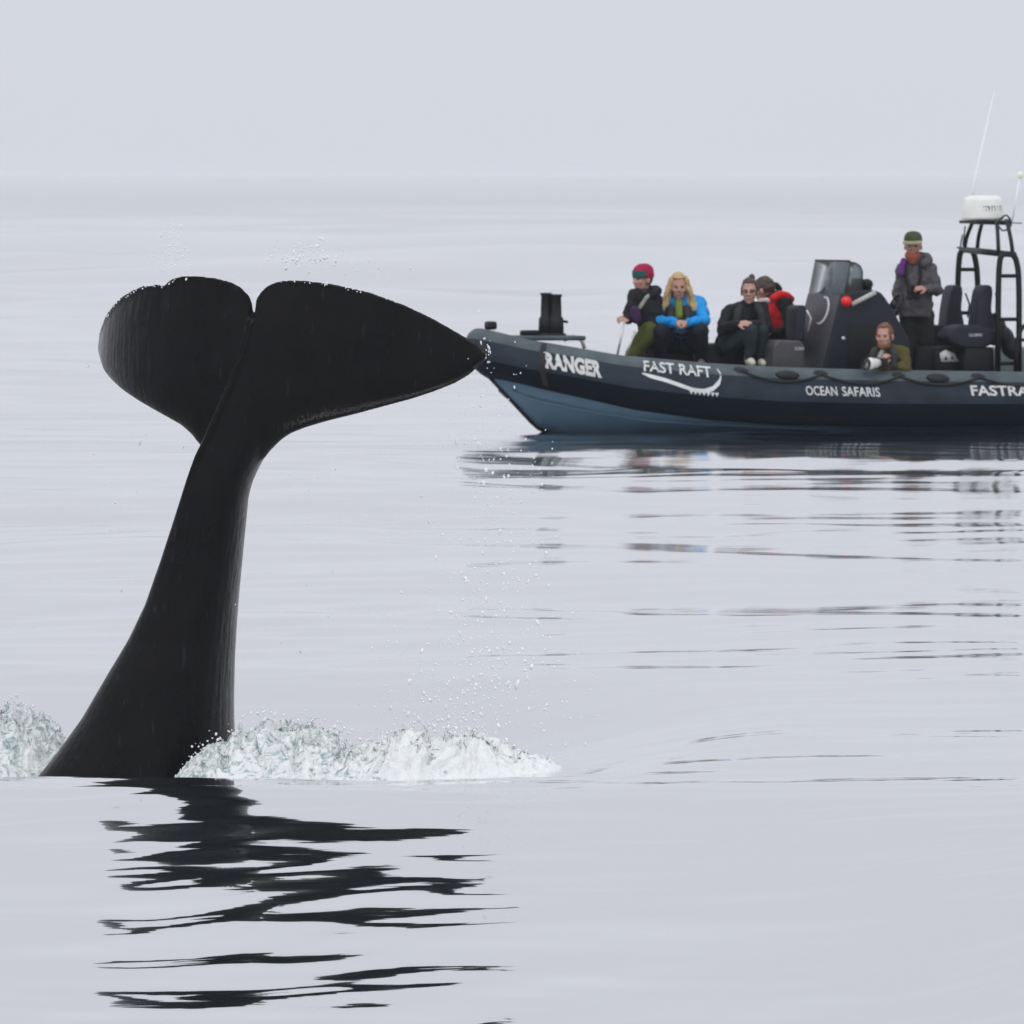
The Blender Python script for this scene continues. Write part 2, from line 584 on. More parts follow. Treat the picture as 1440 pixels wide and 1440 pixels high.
def build_whale():
    V, Fc = [], []
    MPP = WY / F                                      # metres per photo pixel here
    # --- flukes: outline traced, left lobe rolled away on an arc
    LT = [(132, 478), (135, 463), (141, 449), (150, 435), (160, 425), (170, 417), (182, 409), (195, 404), (205, 402), (215, 401), (224, 400),
          (230, 401.5), (233, 401), (236, 395), (243, 391), (255, 388), (270, 387), (300, 390), (325, 396), (340, 404), (350, 415), (354, 421), (357, 430)]
    LB = [(132, 497), (135, 512), (141, 525), (150, 535), (165, 548), (180, 558), (195, 567), (225, 583), (255, 599), (270, 612), (282, 628), (320, 650), (357, 650)]
    RT = [(357, 430), (361, 419), (366, 411), (373, 404), (382, 398), (395, 394.5), (410, 393), (430, 394), (470, 399), (520, 410), (570, 428), (610, 447),
          (640, 464), (662, 477), (677, 485), (683, 489), (686, 496)]
    RB = [(357, 655), (372, 645), (380, 634), (388, 626), (396, 618), (410, 609), (430, 601), (460, 592), (500, 582), (540, 571), (580, 560), (610, 550), (640, 538),
          (660, 526), (675, 513), (682, 505), (686, 498)]
    ip = lambda t, x: float(np.interp(x, [a for a, _ in t], [b for _, b in t]))
    cols = []
    R0 = 218.0
    for th in np.linspace(2.0, 0.0, 66):              # rolled left lobe, tip hidden behind
        px = 350 - R0 * math.sin(min(th, math.pi / 2)) if th <= math.pi / 2 else 350 - R0 * math.sin(th)
        if th > 1.45:
            g = (th - 1.45) / 0.55
            pe = 350 - R0 * math.sin(1.45)
            t0, b0 = ip(LT, pe), ip(LB, pe)
            top = t0 + (484 - t0) * g ** 1.3
            bot = b0 + (487 - b0) * g ** 1.3
            u = R0 * th
        else:
            top, bot, u = ip(LT, px), ip(LB, px), R0 * th
            top += (2.0 * noise.noise(Vector((px * 0.10, 3.3, 0))) + 1.6 * noise.noise(Vector((px * 0.33, 7.3, 0)))) * min(1, th)
        cols.append((px, R0 * (1 - math.cos(th)) * MPP + 0.10 * math.sin(th), top, bot, u * MPP))
    cols.append((354.0, 0.0, 424, 650, 0.0)); cols.append((356.2, -0.012, 440, 652, 0.0))
    cols.append((358.8, -0.020, 440, 655, 0.0))
    for px in list(np.linspace(361, 660, 50)) + [666, 672, 677, 681, 684]:
        uu = (px - 357) * MPP
        cols.append((px, -0.20 * uu - 0.05 * uu * uu - 0.035 * math.exp(-uu / .12), ip(RT, px), ip(RB, px), uu))
    NV = 26
    P = []
    ctr = [Vector(((c[0] - 357) * MPP, c[1], 0)) for c in cols]
    vs = [0.5 - 0.5 * math.cos(math.pi * i / (NV - 1)) for i in range(NV)]
    nacaf = lambda v: 2.969 * math.sqrt(v) - 1.26 * v - 3.516 * v * v + 2.843 * v ** 3 - 1.015 * v ** 4
    for i, c in enumerate(cols):
        a, b = ctr[max(0, i - 1)], ctr[min(len(cols) - 1, i + 1)]
        t = (b - a).normalized()
        nrm = Vector((t.y, -t.x, 0))                   # towards the camera
        T = max(0.03, 0.20 * (1 - min(1, abs(c[4]) / 1.6)) ** 1.1)
        ring = []
        for sgn in (1, -1):
            for v in (vs if sgn > 0 else vs[::-1][1:-1]):
                base = at(c[0], c[3] + (c[2] - c[3]) * v, WY)
                th = max(0.5 * T * nacaf(v), 0.008 if 0 < v < 1 else 0.0) * (1.0 if 0 < v < 1 else 0)
                # slight camber: trailing edge sweeps back
                cam_ = 0.05 * (v - 0.4) ** 2
                ring.append(Vector((base.x, WY + c[1] + cam_, base.z)) + nrm * th * sgn)
        P.append(ring)
    nr = len(P[0])
    b0 = len(V)
    for ring in P: V.extend(ring)
    for f in grid_faces(len(P), nr, True, True): Fc.append(tuple(b0 + k for k in f))
    # --- tail stock
    SL = [(448, 351), (470, 346), (500, 337), (530, 326), (560, 313), (590, 300), (622, 286), (640, 276), (675, 262), (735, 243), (790, 225), (850, 204), (900, 180),
          (950, 150), (1010, 115), (1060, 79), (1098, 48), (1150, 0), (1230, -70)]
    SR = [(448, 357), (470, 360), (500, 364), (540, 370), (580, 376), (620, 378), (640, 374), (660, 363), (680, 354), (700, 349), (730, 346), (780, 341), (830, 336), (880, 332),
          (930, 329), (980, 328), (1010, 328), (1060, 330), (1098, 335), (1150, 345), (1230, 360)]
    KW = 1.29
    SD = [(448, 0.015), (500, 0.04), (560, 0.075), (622, 0.115), (680, 0.14), (800, 0.185), (900, 0.24), (1000, 0.31), (1098, 0.38), (1230, 0.46)]
    SY = [(448, -0.02), (560, -0.04), (640, -0.01), (760, 0.04), (900, 0.08), (1098, 0.10), (1230, 0.10)]
    rings = []
    n = 40
    for py in np.linspace(448, 1230, 100):
        xl, xr, d, yc = ip(SL, py), ip(SR, py), KW * ip(SD, py), KW * ip(SY, py)
        shp = []
        sharp = 0.72 - 0.45 * min(1, max(0, (py - 600) / 400))
        for j in range(n):
            t = 2 * math.pi * j / n
            cx, sy = math.cos(t), math.sin(t)
            shp.append((cx, sy * (1 + sharp * cx) + 0.55 * cx * (1 - 0.35 * min(1, max(0, (py - 700) / 300)))))
        for_x = []
        for cx, sy in shp:
            px = (xl + xr) / 2 + cx * (xr - xl) / 2
            p = at(px, py, WY)
            for_x.append(Vector((p.x, WY + yc + sy * d, p.z)))
        rings.append(for_x)
    b0 = len(V)
    for ring in rings: V.extend(ring)
    for f in grid_faces(len(rings), n, True, True): Fc.append(tuple(b0 + k for k in f))
    # fine raised ridge running up the stock into the notch
    rp = []
    for py in np.linspace(452, 700, 40):
        xl, d, yc = ip(SL, py), KW * ip(SD, py), KW * ip(SY, py)
        p = at(xl + 3.5, py, WY)
        rp.append(Vector((p.x, WY + yc - 0.57 * d - 0.012, p.z)))
    add_tube(V, Fc, rp, [0.010 + 0.016 * math.sin(math.pi * i / 39) for i in range(40)], 10)
    me = voxel(V, Fc, 0.0085, 6, 0.5)
    base = at(190, 1098, WY)
    me.transform(Matrix.Translation(-base))
    o = link("orca", me, None, whale_material())
    o.location = base
    tag(o, "black killer whale tail stock and broad flukes raised out of the sea", "whale")
    return o


orca = build_whale()


# ------------------------------------------------------------------ churned water
def foam_material(name, white):
    m = bpy.data.materials.new(name); m.use_nodes = True
    nt = m.node_tree; n = nt.nodes; L = nt.links
    p = n["Principled BSDF"]
    tc = n.new("ShaderNodeTexCoord")
    n1 = n.new("ShaderNodeTexNoise"); n1.inputs["Scale"].default_value = 8; n1.inputs["Detail"].default_value = 8
    n1.inputs["Roughness"].default_value = 0.7; n1.inputs["Distortion"].default_value = 2.6
    L.new(tc.outputs["Object"], n1.inputs["Vector"])
    # where it is aerated it is white, elsewhere it is clear greenish water
    air = n.new("ShaderNodeMapRange"); air.interpolation_type = 'SMOOTHSTEP'
    air.inputs["From Min"].default_value = 0.40 - 0.28 * white
    air.inputs["From Max"].default_value = 0.56 - 0.22 * white
    L.new(n1.outputs["Fac"], air.inputs["Value"])
    cm = n.new("ShaderNodeMix"); cm.data_type = 'RGBA'
    cm.inputs["A"].default_value = (0.48, 0.64, 0.62, 1); cm.inputs["B"].default_value = (0.80, 0.82, 0.82, 1)
    L.new(air.outputs[0], cm.inputs["Factor"])
    L.new(cm.outputs["Result"], p.inputs["Base Color"])
    tr = n.new("ShaderNodeMapRange"); tr.inputs["To Min"].default_value = 0.38; tr.inputs["To Max"].default_value = 0.0
    L.new(air.outputs[0], tr.inputs["Value"])
    L.new(tr.outputs[0], p.inputs["Transmission Weight"])
    p.inputs["IOR"].default_value = 1.33
    p.inputs["Roughness"].default_value = 0.16
    n2 = n.new("ShaderNodeTexNoise"); n2.inputs["Scale"].default_value = 30; n2.inputs["Detail"].default_value = 5
    n2.inputs["Distortion"].default_value = 2.0
    L.new(tc.outputs["Object"], n2.inputs["Vector"])
    bp = n.new("ShaderNodeBump"); bp.inputs["Distance"].default_value = 0.010; bp.inputs["Strength"].default_value = 0.8
    L.new(n2.outputs["Fac"], bp.inputs["Height"])
    L.new(bp.outputs[0], p.inputs["Normal"])
    return m


def foam_mound(name, px0, px1, prof, Y0, depth, seed, mats, label):
    """churned heap of water: prof gives the crest (px, py)"""
    rnd = random.Random(seed)
    base = at((px0 + px1) / 2, 1098, Y0)
    x0, x1 = at(px0, 1098, Y0).x, at(px1, 1098, Y0).x
    nx, ny = int((x1 - x0) / 0.0075), int(depth / 0.010)
    V = []
    pxs = [p[0] for p in prof]; pys = [p[1] for p in prof]
    sv_ = Vector((seed * 2.7, seed * 1.3, seed))
    GX, GY = np.meshgrid(np.linspace(x0, x1, nx + 1), Y0 - depth * 0.45 + depth * np.linspace(0, 1, ny + 1), indexing='ij')
    GZ = sea_height(GX, GY)
    for i in range(nx + 1):
        x = x0 + (x1 - x0) * i / nx
        px = 720 + x / Y0 * F
        top = at(px, float(np.interp(px, pxs, pys)), Y0).z
        for j in range(ny + 1):
            v = j / ny
            y = Y0 - depth * 0.45 + depth * v
            sea_here = GZ[i, j] - 0.05
            sec = math.sin(math.pi * min(1, max(0, v))) ** 0.62
            q = Vector((x * 5, y * 5, 0)) + sv_
            w = Vector((noise.noise(q * 1.3), noise.noise(q * 1.3 + Vector((7, 3, 1))), 0)) * 0.7
            r1 = 1 - abs(noise.noise((q + w) * 1.1)) * 1.7
            r2 = 1 - abs(noise.noise((q + w) * 2.7 + Vector((3, 9, 2)))) * 1.7
            r3 = 1 - abs(noise.noise((q + w) * 6.5 + Vector((5, 1, 7)))) * 1.7
            rough = 0.58 * r1 + 0.40 * r2 + 0.22 * r3
            h = max(0.0, top - sea_here)
            z = sea_here + h * sec * (0.50 + 0.46 * rough) 
            dx = 0.035 * noise.noise((q + w) * 4.1) * sec
            dy = 0.035 * noise.noise((q + w) * 4.1 + Vector((4, 4, 9))) * sec
            V.append(Vector((x + dx, y + dy, z)) - base)
    f = grid_faces(nx + 1, ny + 1)
    # thin tongues of water thrown up from the heap
    for _ in range(int(120 * (x1 - x0))):
        i, j = rnd.randrange(4, nx - 3), int(ny * rnd.betavariate(2.2, 2.2))
        p = V[i * (ny + 1) + j]
        if p.z + base.z - GZ[i, j] < 0.06: continue
        L_ = rnd.uniform(.02, .08) * (0.4 + rnd.random())
        dr = Vector((rnd.gauss(0.1, .7), rnd.gauss(-.2, .5), rnd.uniform(.3, 1.0))).normalized()
        r_ = rnd.uniform(.004, .010)
        pp = [p - dr * .02, p + dr * L_ * .5, p + dr * L_ + Vector((0, 0, -L_ * .35))]
        tv, tf = [], []
        add_tube(tv, tf, pp, [r_ * 1.6, r_, r_ * .3], 5)
        b = len(V); V += tv; f += [tuple(b + q for q in t) for t in tf]
    me = bpy.data.meshes.new(name)
    me.from_pydata([tuple(v) for v in V], [], f)
    if me.polygons[0].normal.z < 0: me.flip_normals()
    smooth(me)
    o = link(name, me, None, mats)
    o.location = base
    tag(o, label, "foam", kind="stuff")
    return o


m_churn = foam_material("churned_water", 0.15)
m_white = foam_material("white_foam", 0.85)
foam_mound("churned_water", -130, 118, [(-130, 1030), (-60, 990), (0, 985), (25, 984), (55, 1000), (80, 1020), (100, 1060), (118, 1100)], 66.3, 1.0, 1, m_churn,
           "heap of glassy green churned water left of the tail stock")
foam_mound("churned_water", 225, 560, [(225, 1104), (245, 1092), (262, 1072), (290, 1050), (315, 1040), (335, 1018), (365, 1006), (395, 1012), (430, 1014), (460, 1026), (490, 1034), (515, 1042), (540, 1060), (560, 1085)],
           64.6, 0.85, 2, m_churn, "heap of glassy green churned water against the right of the tail stock")
foam_mound("white_foam", 485, 830, [(485, 1088), (510, 1054), (535, 1034), (560, 1028), (600, 1026), (640, 1028), (660, 1022), (690, 1036), (720, 1050), (745, 1060), (770, 1069), (800, 1082), (830, 1092)],
           64.5, 0.75, 3, m_white, "low bank of white foam trailing away from the whale")


def build_spray():
    rnd = random.Random(5)
    ico = bmesh.new(); bmesh.ops.create_icosphere(ico, subdivisions=1, radius=1)
    iv = np.array([v.co[:] for v in ico.verts]); itf = np.array([[v.index for v in f.verts] for f in ico.faces]); ico.free()
    pts = []

    def cloud(n, cx, cy, sx, sy, r0=0.002, r1=0.006, Y=WY, dy=0.5):
        for _ in range(n):
            px, py = rnd.gauss(cx, sx), rnd.gauss(cy, sy)
            p = at(px, py, Y + rnd.uniform(-dy, dy))
            pts.append((p, r0 + (r1 - r0) * rnd.random() ** 3))

    cloud(120, 245, 352, 16, 18, 0.0025, .0065); cloud(170, 425, 358, 28, 11, 0.0025, 0.0075); cloud(40, 500, 380, 40, 8, .0025, .007)
    cloud(80, 690, 560, 30, 50, .003, .009); cloud(150, 700, 690, 45, 45, .003, .010); cloud(220, 690, 830, 45, 70, .003, .010); cloud(280, 670, 940, 60, 55, .003, .010)
    cloud(260, 620, 1000, 50, 26, 0.003, 0.011); cloud(90, 770, 1000, 45, 45, .003, .009); cloud(40, 170, 650, 50, 90, Y=WY + 1, dy=.3); cloud(40, 430, 800, 50, 120)
    cloud(14, 686, 494, 3, 9, 0.004, 0.009, WY - 0.25, 0.02)
    # crown of beads thrown off the foam edge
    for _ in range(420):
        px = rnd.uniform(250, 790)
        cy = float(np.interp(px, [250, 330, 365, 520, 600, 660, 720, 790], [1085, 1020, 1006, 1040, 1032, 1030, 1058, 1080]))
        p = at(px, cy + rnd.gauss(-3, 7), 64.6 + rnd.uniform(-0.15, 0.2))
        pts.append((p, 0.002 + 0.008 * rnd.random() ** 2.5))
    for _ in range(120):
        px = rnd.uniform(-60, 100)
        cy = float(np.interp(px, [-60, 0, 25, 80, 100], [990, 985, 984, 1020, 1050]))
        p = at(px, cy + rnd.gauss(-2, 5), 66.3 + rnd.uniform(-0.15, 0.2))
        pts.append((p, 0.002 + 0.007 * rnd.random() ** 2.5))
    # beads along the wet trailing edges
    for _ in range(60):
        px = rnd.uniform(141, 245) if rnd.random() < .7 else rnd.uniform(380, 560)
        cy = float(np.interp(px, [141, 160, 195, 230, 245, 380, 410, 470, 520, 560], [449, 425, 404, 400, 391, 399, 393, 399, 410, 424]))
        th = math.asin(min(1, max(0, (350 - px) / 218)))
        p = at(px, cy + rnd.uniform(0, 4), WY)
        p.y += (218 * (1 - math.cos(th)) * WY / F + .1 * math.sin(th) if px < 350 else -.2 * (px - 357) * WY / F) - 0.022
        pts.append((p, 0.002 + 0.004 * rnd.random() ** 2))
    rows = []
    for p, r in pts:
        k = 1 + 1.6 * rnd.random() ** 3
        r = r * (1 + 0.6 * (rnd.random() < .06))
        ax = Vector((rnd.gauss(0, .5), rnd.gauss(0, .3), 1)).normalized()
        Mr = np.array(Vector((0, 0, 1)).rotation_difference(ax).to_matrix())
        rows.append((iv * r * np.array([1, 1, k])) @ Mr.T + np.array(p[:]))
    V = np.concatenate(rows)
    Fc = np.concatenate([itf + i * len(iv) for i in range(len(pts))])
    me = bpy.data.meshes.new("spray"); me.from_pydata(V.tolist(), [], Fc.tolist()); smooth(me)
    m = mat("water_drop", (0.84, 0.85, 0.86), 0.12, 0.02, spec=0.8)
    o = link("water_spray", me, None, m)
    tag(o, "fine white spray of water drops falling around the raised flukes", "spray", kind="stuff")


build_spray()

# ------------------------------------------------------------------ the boat
BA = R(20)
BX, BYW = at(693, 600, 113.8).x, 113.8
CA, SA = math.cos(BA), math.sin(BA)
boat = empty("inflatable_boat", (BX, BYW, 0), BA)
tag(boat, "black rigid inflatable boat with grey console and passengers on calm sea", "boat")


def bs(px, q):
    k = (px - 720) / F
    return (k * (BYW + q * CA) - BX + q * SA) / (CA - k * SA)


def Bp(px, py, q):
    """pixel + sideways offset (minus = port, towards us) -> boat-local point"""
    s = bs(px, q)
    Y = BYW + s * SA + q * CA
    return Vector((s, q, at(px, py, Y).z))


def bw(v):
    return Vector((BX + v[0] * CA - v[1] * SA, BYW + v[0] * SA + v[1] * CA, v[2]))


BM = 1.15


def qc(s):
    t = min(max(s / 3.4, 0), 1)
    return BM * (1 - (1 - t) ** 2.2) ** 0.6


def tab(rows):
    out = []
    for px, v in rows:
        s = 1.0
        for _ in range(12): s = bs(px, -(qc(max(s, 0)) + 0.15))
        out.append((s, v))
    return out


z_of = lambda py: at(700, py, 114.0).z
TOP = tab([(655, z_of(453)), (700, z_of(460)), (760, z_of(475)), (880, z_of(497)), (1000, z_of(508)), (1100, z_of(514)), (1250, z_of(519)), (1440, z_of(523)), (1800, z_of(524))])
BOT = tab([(655, z_of(525)), (700, z_of(535)), (760, z_of(547)), (900, z_of(576)), (1000, z_of(590)), (1100, z_of(598)), (1250, z_of(602)), (1800, z_of(603))])
lerp = lambda t, x: float(np.interp(x, [a for a, _ in t], [b for _, b in t]))
ztop = lambda s: lerp(TOP, s)
zbot = lambda s: lerp(BOT, s)

SEC = [(-.27, .28), (-.26, .66), (-.15, .94), (.02, 1.0), (.15, .86), (.285, .46), (.16, .08), (-.02, 0.0), (-.18, .06)]


def chaikin(p, it):
    for _ in range(it):
        q = []
        for i in range(len(p)):
            a, b = p[i], p[(i + 1) % len(p)]
            q.append((a[0] * .8 + b[0] * .2, a[1] * .8 + b[1] * .2))
            q.append((a[0] * .2 + b[0] * .8, a[1] * .2 + b[1] * .8))
        p = q
    return p


SECS = chaikin(SEC, 2)
_out = sorted([(h, n) for n, h in SECS if n > 0.0])
OUT_H = [h for h, n in _out]; OUT_N = [n for h, n in _out]


def plan(s, side):
    """centre line point and outward normal (side -1 = port)"""
    e = 1e-3
    s1 = max(s, 0.004)
    d = (qc(s1 + e) - qc(max(s1 - e, 0))) / (s1 + e - max(s1 - e, 0))
    N = Vector((-d, side, 0)).normalized()
    if s <= 0.0: N = Vector((-1, 0, 0))
    return Vector((max(s, 0), side * qc(s), 0)), N


def collar_pt(s, n, h, side=-1):
    c, N = plan(s, side)
    c.x -= 0.26 * (h - 0.35) * max(0.0, 1 - s / 1.3) ** 1.5      # the bow rakes forward at the top
    return Vector((c.x, c.y, zbot(s) + h * (ztop(s) - zbot(s)))) + N * n


def skin_pt(s, h, off=0.006, side=-1):
    return collar_pt(s, float(np.interp(h, OUT_H, OUT_N)) + off, h, side)


def s_at(px, h=0.7):
    """distance from the bow at which the port collar skin meets a photo column"""
    lo, hi = 0.02, 9.2
    for _ in range(40):
        md = (lo + hi) / 2
        p = bw(skin_pt(md, h, 0.0))
        if 720 + F * p.x / p.y < px: lo = md
        else: hi = md
    return (lo + hi) / 2


m_collar = mat("charcoal_collar_fabric", (0.013, 0.022, 0.034), 0.6, 0.30, 4, 0.002, 200, spec=0.22)
m_top_grey = mat("lit_collar_and_hatch_grey", (0.066, 0.088, 0.096), 0.65, 0.25, 6, 0.002, 240, spec=0.3)  # skylight on the collar top put into the colour; plain grey on the hatch
m_lower = mat("shaded_collar_fabric", (0.003, 0.008, 0.014), 0.75, 0.2, 3, 0.002, 200, spec=0.06)  # collar fabric again, with the shade of its lower faces put into the colour
m_hull = mat("slate_blue_hull_paint", (0.075, 0.140, 0.200), 0.5, 0.10, 2, spec=0.3)
m_deck = mat("grey_deck", (0.09, 0.10, 0.11), 0.7, 0.15, 10)
m_console = mat("dark_grey_console", (0.009, 0.014, 0.022), 0.5, 0.15, 4, spec=0.3)
m_front = mat("grey_console_front", (0.048, 0.050, 0.060), 0.5, 0.15, 4, spec=0.35)
m_dark = mat("black_plastic", (0.006, 0.007, 0.009), 0.55, 0.2, 20, spec=0.3)
m_black = mat("black_powder_coat", (0.006, 0.007, 0.008), 0.5, 0.2, 20, spec=0.3)
m_rope = mat("black_rope", (0.010, 0.010, 0.012), 0.8, 0.2, 80)
m_white = mat("white_lettering", (0.55, 0.56, 0.56), 0.6, 0.15, 12)
m_gel = mat("white_gelcoat", (0.78, 0.78, 0.75), 0.35, 0.05, 8)
m_seat = mat("charcoal_seat_vinyl", (0.015, 0.016, 0.026), 0.6, 0.15, 15, 0.004, 40, spec=0.3)
m_pod = mat("grey_seat_pod", (0.060, 0.058, 0.064), 0.55, 0.12, 10)
m_steel = mat("bare_steel_rail", (0.55, 0.55, 0.53), 0.35, 0.08, 20, metal=0.6)
m_red = mat("red_navigation_lens", (0.75, 0.012, 0.015), 0.2, 0.1, 20)
m_decal = mat("grey_white_decal", (0.60, 0.62, 0.62), 0.5, 0.08, 20)


def build_collar():
    ss = [9.3 - 5.9 * i / 60 for i in range(60)] + [3.4 * (1 - i / 60) ** 2 for i in range(61)]
    path = [(s, -1) for s in ss] + [(s, 1) for s in ss[::-1][1:]]
    V = []
    n = len(SECS)
    for s, side in path:
        k = 1.0 if s < 8.6 else max(0.12, 1 - ((s - 8.6) / 0.75) ** 2)
        for nn, h in SECS:
            hh = 0.5 + (h - 0.5) * k
            V.append(collar_pt(s, nn * k, hh, side))
    me = pymesh(V, grid_faces(len(path), n, True, True))
    o = link("inflatable_collar", me, boat, [m_collar, m_top_grey, m_lower])
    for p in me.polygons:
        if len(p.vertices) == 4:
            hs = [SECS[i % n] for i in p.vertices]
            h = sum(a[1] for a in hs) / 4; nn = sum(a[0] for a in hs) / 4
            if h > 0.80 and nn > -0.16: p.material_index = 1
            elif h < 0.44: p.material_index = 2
    return o


collar = build_collar()


def build_hull():
    KEEL = [(-0.03, z_of(529)), (0.5, z_of(600)), (1.1, -0.28), (2.2, -0.42), (9.2, -0.45)]
    CH = tab([(693, z_of(536)), (760, z_of(563)), (850, z_of(580)), (930, z_of(592)), (1000, z_of(597)), (1200, -0.05), (1800, -0.1)])
    V = []
    st = list(np.linspace(-0.03, 0.6, 22)) + list(np.linspace(0.7, 9.1, 50))
    for s in st:
        g = max(0.0, s + 0.03)
        qt = max(0.0, qc(g) - 0.02) * min(1, g / 0.25 + 0.02)
        qh = qt * 0.83
        zt = zbot(max(s, 0)) + 0.10
        zk = lerp(KEEL, s)
        zc = max(lerp(CH, max(s, 0.0)), zk + 0.003)
        sec = [(qt, zt), (qt * .97, zt * .5 + zc * .5), (qh + .035 * min(1, g), zc + .02), (qh, zc), (qh * .66, zc + (zk - zc) * .40), (qh * .33, zc + (zk - zc) * .72)]
        row = [(-q, z) for q, z in sec] + [(0, zk)] + [(q, z) for q, z in sec[::-1]]
        for q, z in row: V.append(Vector((s, q, z)))
    n = 13
    f = grid_faces(len(st), n)
    f.append(tuple((len(st) - 1) * n + j for j in range(n)))
    me = pymesh(V, f)
    o = link("hull", me, boat, m_hull)
    # dark rubber strip along the stem
    pts = [Vector((s - 0.012, 0, lerp(KEEL, s))) for s in np.linspace(-0.03, 1.0, 14)]
    link("stem_strip", tube(pts, 0.022, 8), o, m_dark)
    # moulded spray rail
    for side in (-1, 1):
        pts = []
        for s in np.linspace(0.15, 5.5, 40):
            g = s + 0.03
            qt = max(0.0, qc(g) - 0.02) * min(1, g / 0.25 + 0.02)
            pts.append(Vector((s, side * (qt * 0.83 + 0.03), max(lerp(CH, s), lerp(KEEL, s)) + 0.012)))
        link("spray_rail", tube(pts, 0.016, 6), o, m_hull)
    return o


hull = build_hull()


def build_deck():
    V, Fc = [], []
    zs = [(0.06, 1.25, None), (1.2, 2.7, 0.58), (2.65, 9.1, 0.36)]
    for s0, s1, z in zs:
        st = np.linspace(s0, s1, 16)
        b = len(V)
        for s in st:
            zz = (ztop(s) - 0.10) if z is None else z
            q = qc(s) - 0.02
            for k in (-1, -.5, 0, .5, 1): V.append(Vector((s, q * k, zz)))
        for i in range(15):
            for j in range(4):
                Fc.append((b + i * 5 + j, b + i * 5 + j + 1, b + (i + 1) * 5 + j + 1, b + (i + 1) * 5 + j))
    for s, za, zb_ in ((1.22, ztop(1.25) - .10, .4), (2.68, .58, .2), (9.1, .5, -.4)):
        b = len(V); q = qc(s) - 0.02
        V += [Vector((s, -q, za)), Vector((s, q, za)), Vector((s, q, zb_)), Vector((s, -q, zb_))]
        Fc.append((b, b + 1, b + 2, b + 3))
    link("deck", pymesh(V, Fc, sm=False), boat, m_deck)


build_deck()


def text2d(body, size, bold=0.0, align='LEFT'):
    cu = bpy.data.curves.new("t", 'FONT')
    cu.body = body; cu.size = size; cu.offset = bold; cu.resolution_u = 3
    cu.align_x = align
    o = bpy.data.objects.new("t", cu); col.objects.link(o)
    me = bpy.data.meshes.new_from_object(o.evaluated_get(bpy.context.evaluated_depsgraph_get()))
    bpy.data.objects.remove(o); bpy.data.curves.remove(cu)
    v = [tuple(x.co[:2]) for x in me.vertices]
    f = [tuple(p.vertices) for p in me.polygons]
    bpy.data.meshes.remove(me)
    return v, f


def collar_text(name, body, px0, px1, h0, h1, bold=0.03, material=None, off=0.009, squash=None):
    """lettering laid on the outer face of the port collar, 2 mm thick film"""
    v, f = text2d(body, 1.0, bold)
    xs = [a for a, b in v]; ys = [b for a, b in v]
    x0, x1, y0, y1 = min(xs), max(xs), min(ys), max(ys)
    s0, s1 = s_at(px0, (h0 + h1) / 2), s_at(px1, (h0 + h1) / 2)
    P = []
    for a, b in v:
        t = (a - x0) / (x1 - x0); u = (b - y0) / (y1 - y0)
        P.append(skin_pt(s0 + (s1 - s0) * t, h0 + (h1 - h0) * u, off))
    me = bpy.data.meshes.new(name); me.from_pydata([tuple(p) for p in P], [], f); me.update()
    link(name, me, collar, material or m_white)


collar_text("lettering", "RANGER", 766, 846, 0.49, 0.81, 0.055)
collar_text("lettering", "OCEAN", 1133, 1177, 0.53, 0.685, 0.012)
collar_text("lettering", "SAFARIS", 1184, 1237, 0.53, 0.685, 0.012)
collar_text("lettering", "FASTRAFT", 1365, 1472, 0.56, 0.74, 0.022)
collar_text("lettering", "FAST RAFT", 905, 1000, 0.74, 0.93, 0.016, m_decal)


def swoosh():
    V, Fc = [], []
    ctl = [(903, .70, .03), (915, .66, .10), (935, .62, .10), (955, .56, .10), (975, .50, .09), (990, .50, .10), (1003, .56, .12), (1012, .68, .13), (1014, .80, .09), (1008, .90, .05)]
    pts = []
    N = 40
    for i in range(N):
        t = i / (N - 1) * (len(ctl) - 1); k = min(int(t), len(ctl) - 2); w = t - k
        pts.append([ctl[k][j] * (1 - w) + ctl[k + 1][j] * w for j in range(3)])
    for px, h, wd in pts:
        s = s_at(px, h)
        V.append(skin_pt(s, h - wd * 0.35, 0.008)); V.append(skin_pt(s, h + wd * 0.35, 0.008))
    link("logo_swoosh", pymesh(V, grid_faces(N, 2)), collar, m_decal)
    for px in range(972, 1012, 6):                       # teeth of the logo
        s = s_at(px, .45)
        a, b, c = skin_pt(s, .42, .008), skin_pt(s + .022, .49, .008), skin_pt(s - .022, .49, .008)
        link("logo_tooth", pymesh([a, b, c], [(0, 1, 2)]), collar, m_decal)


swoosh()




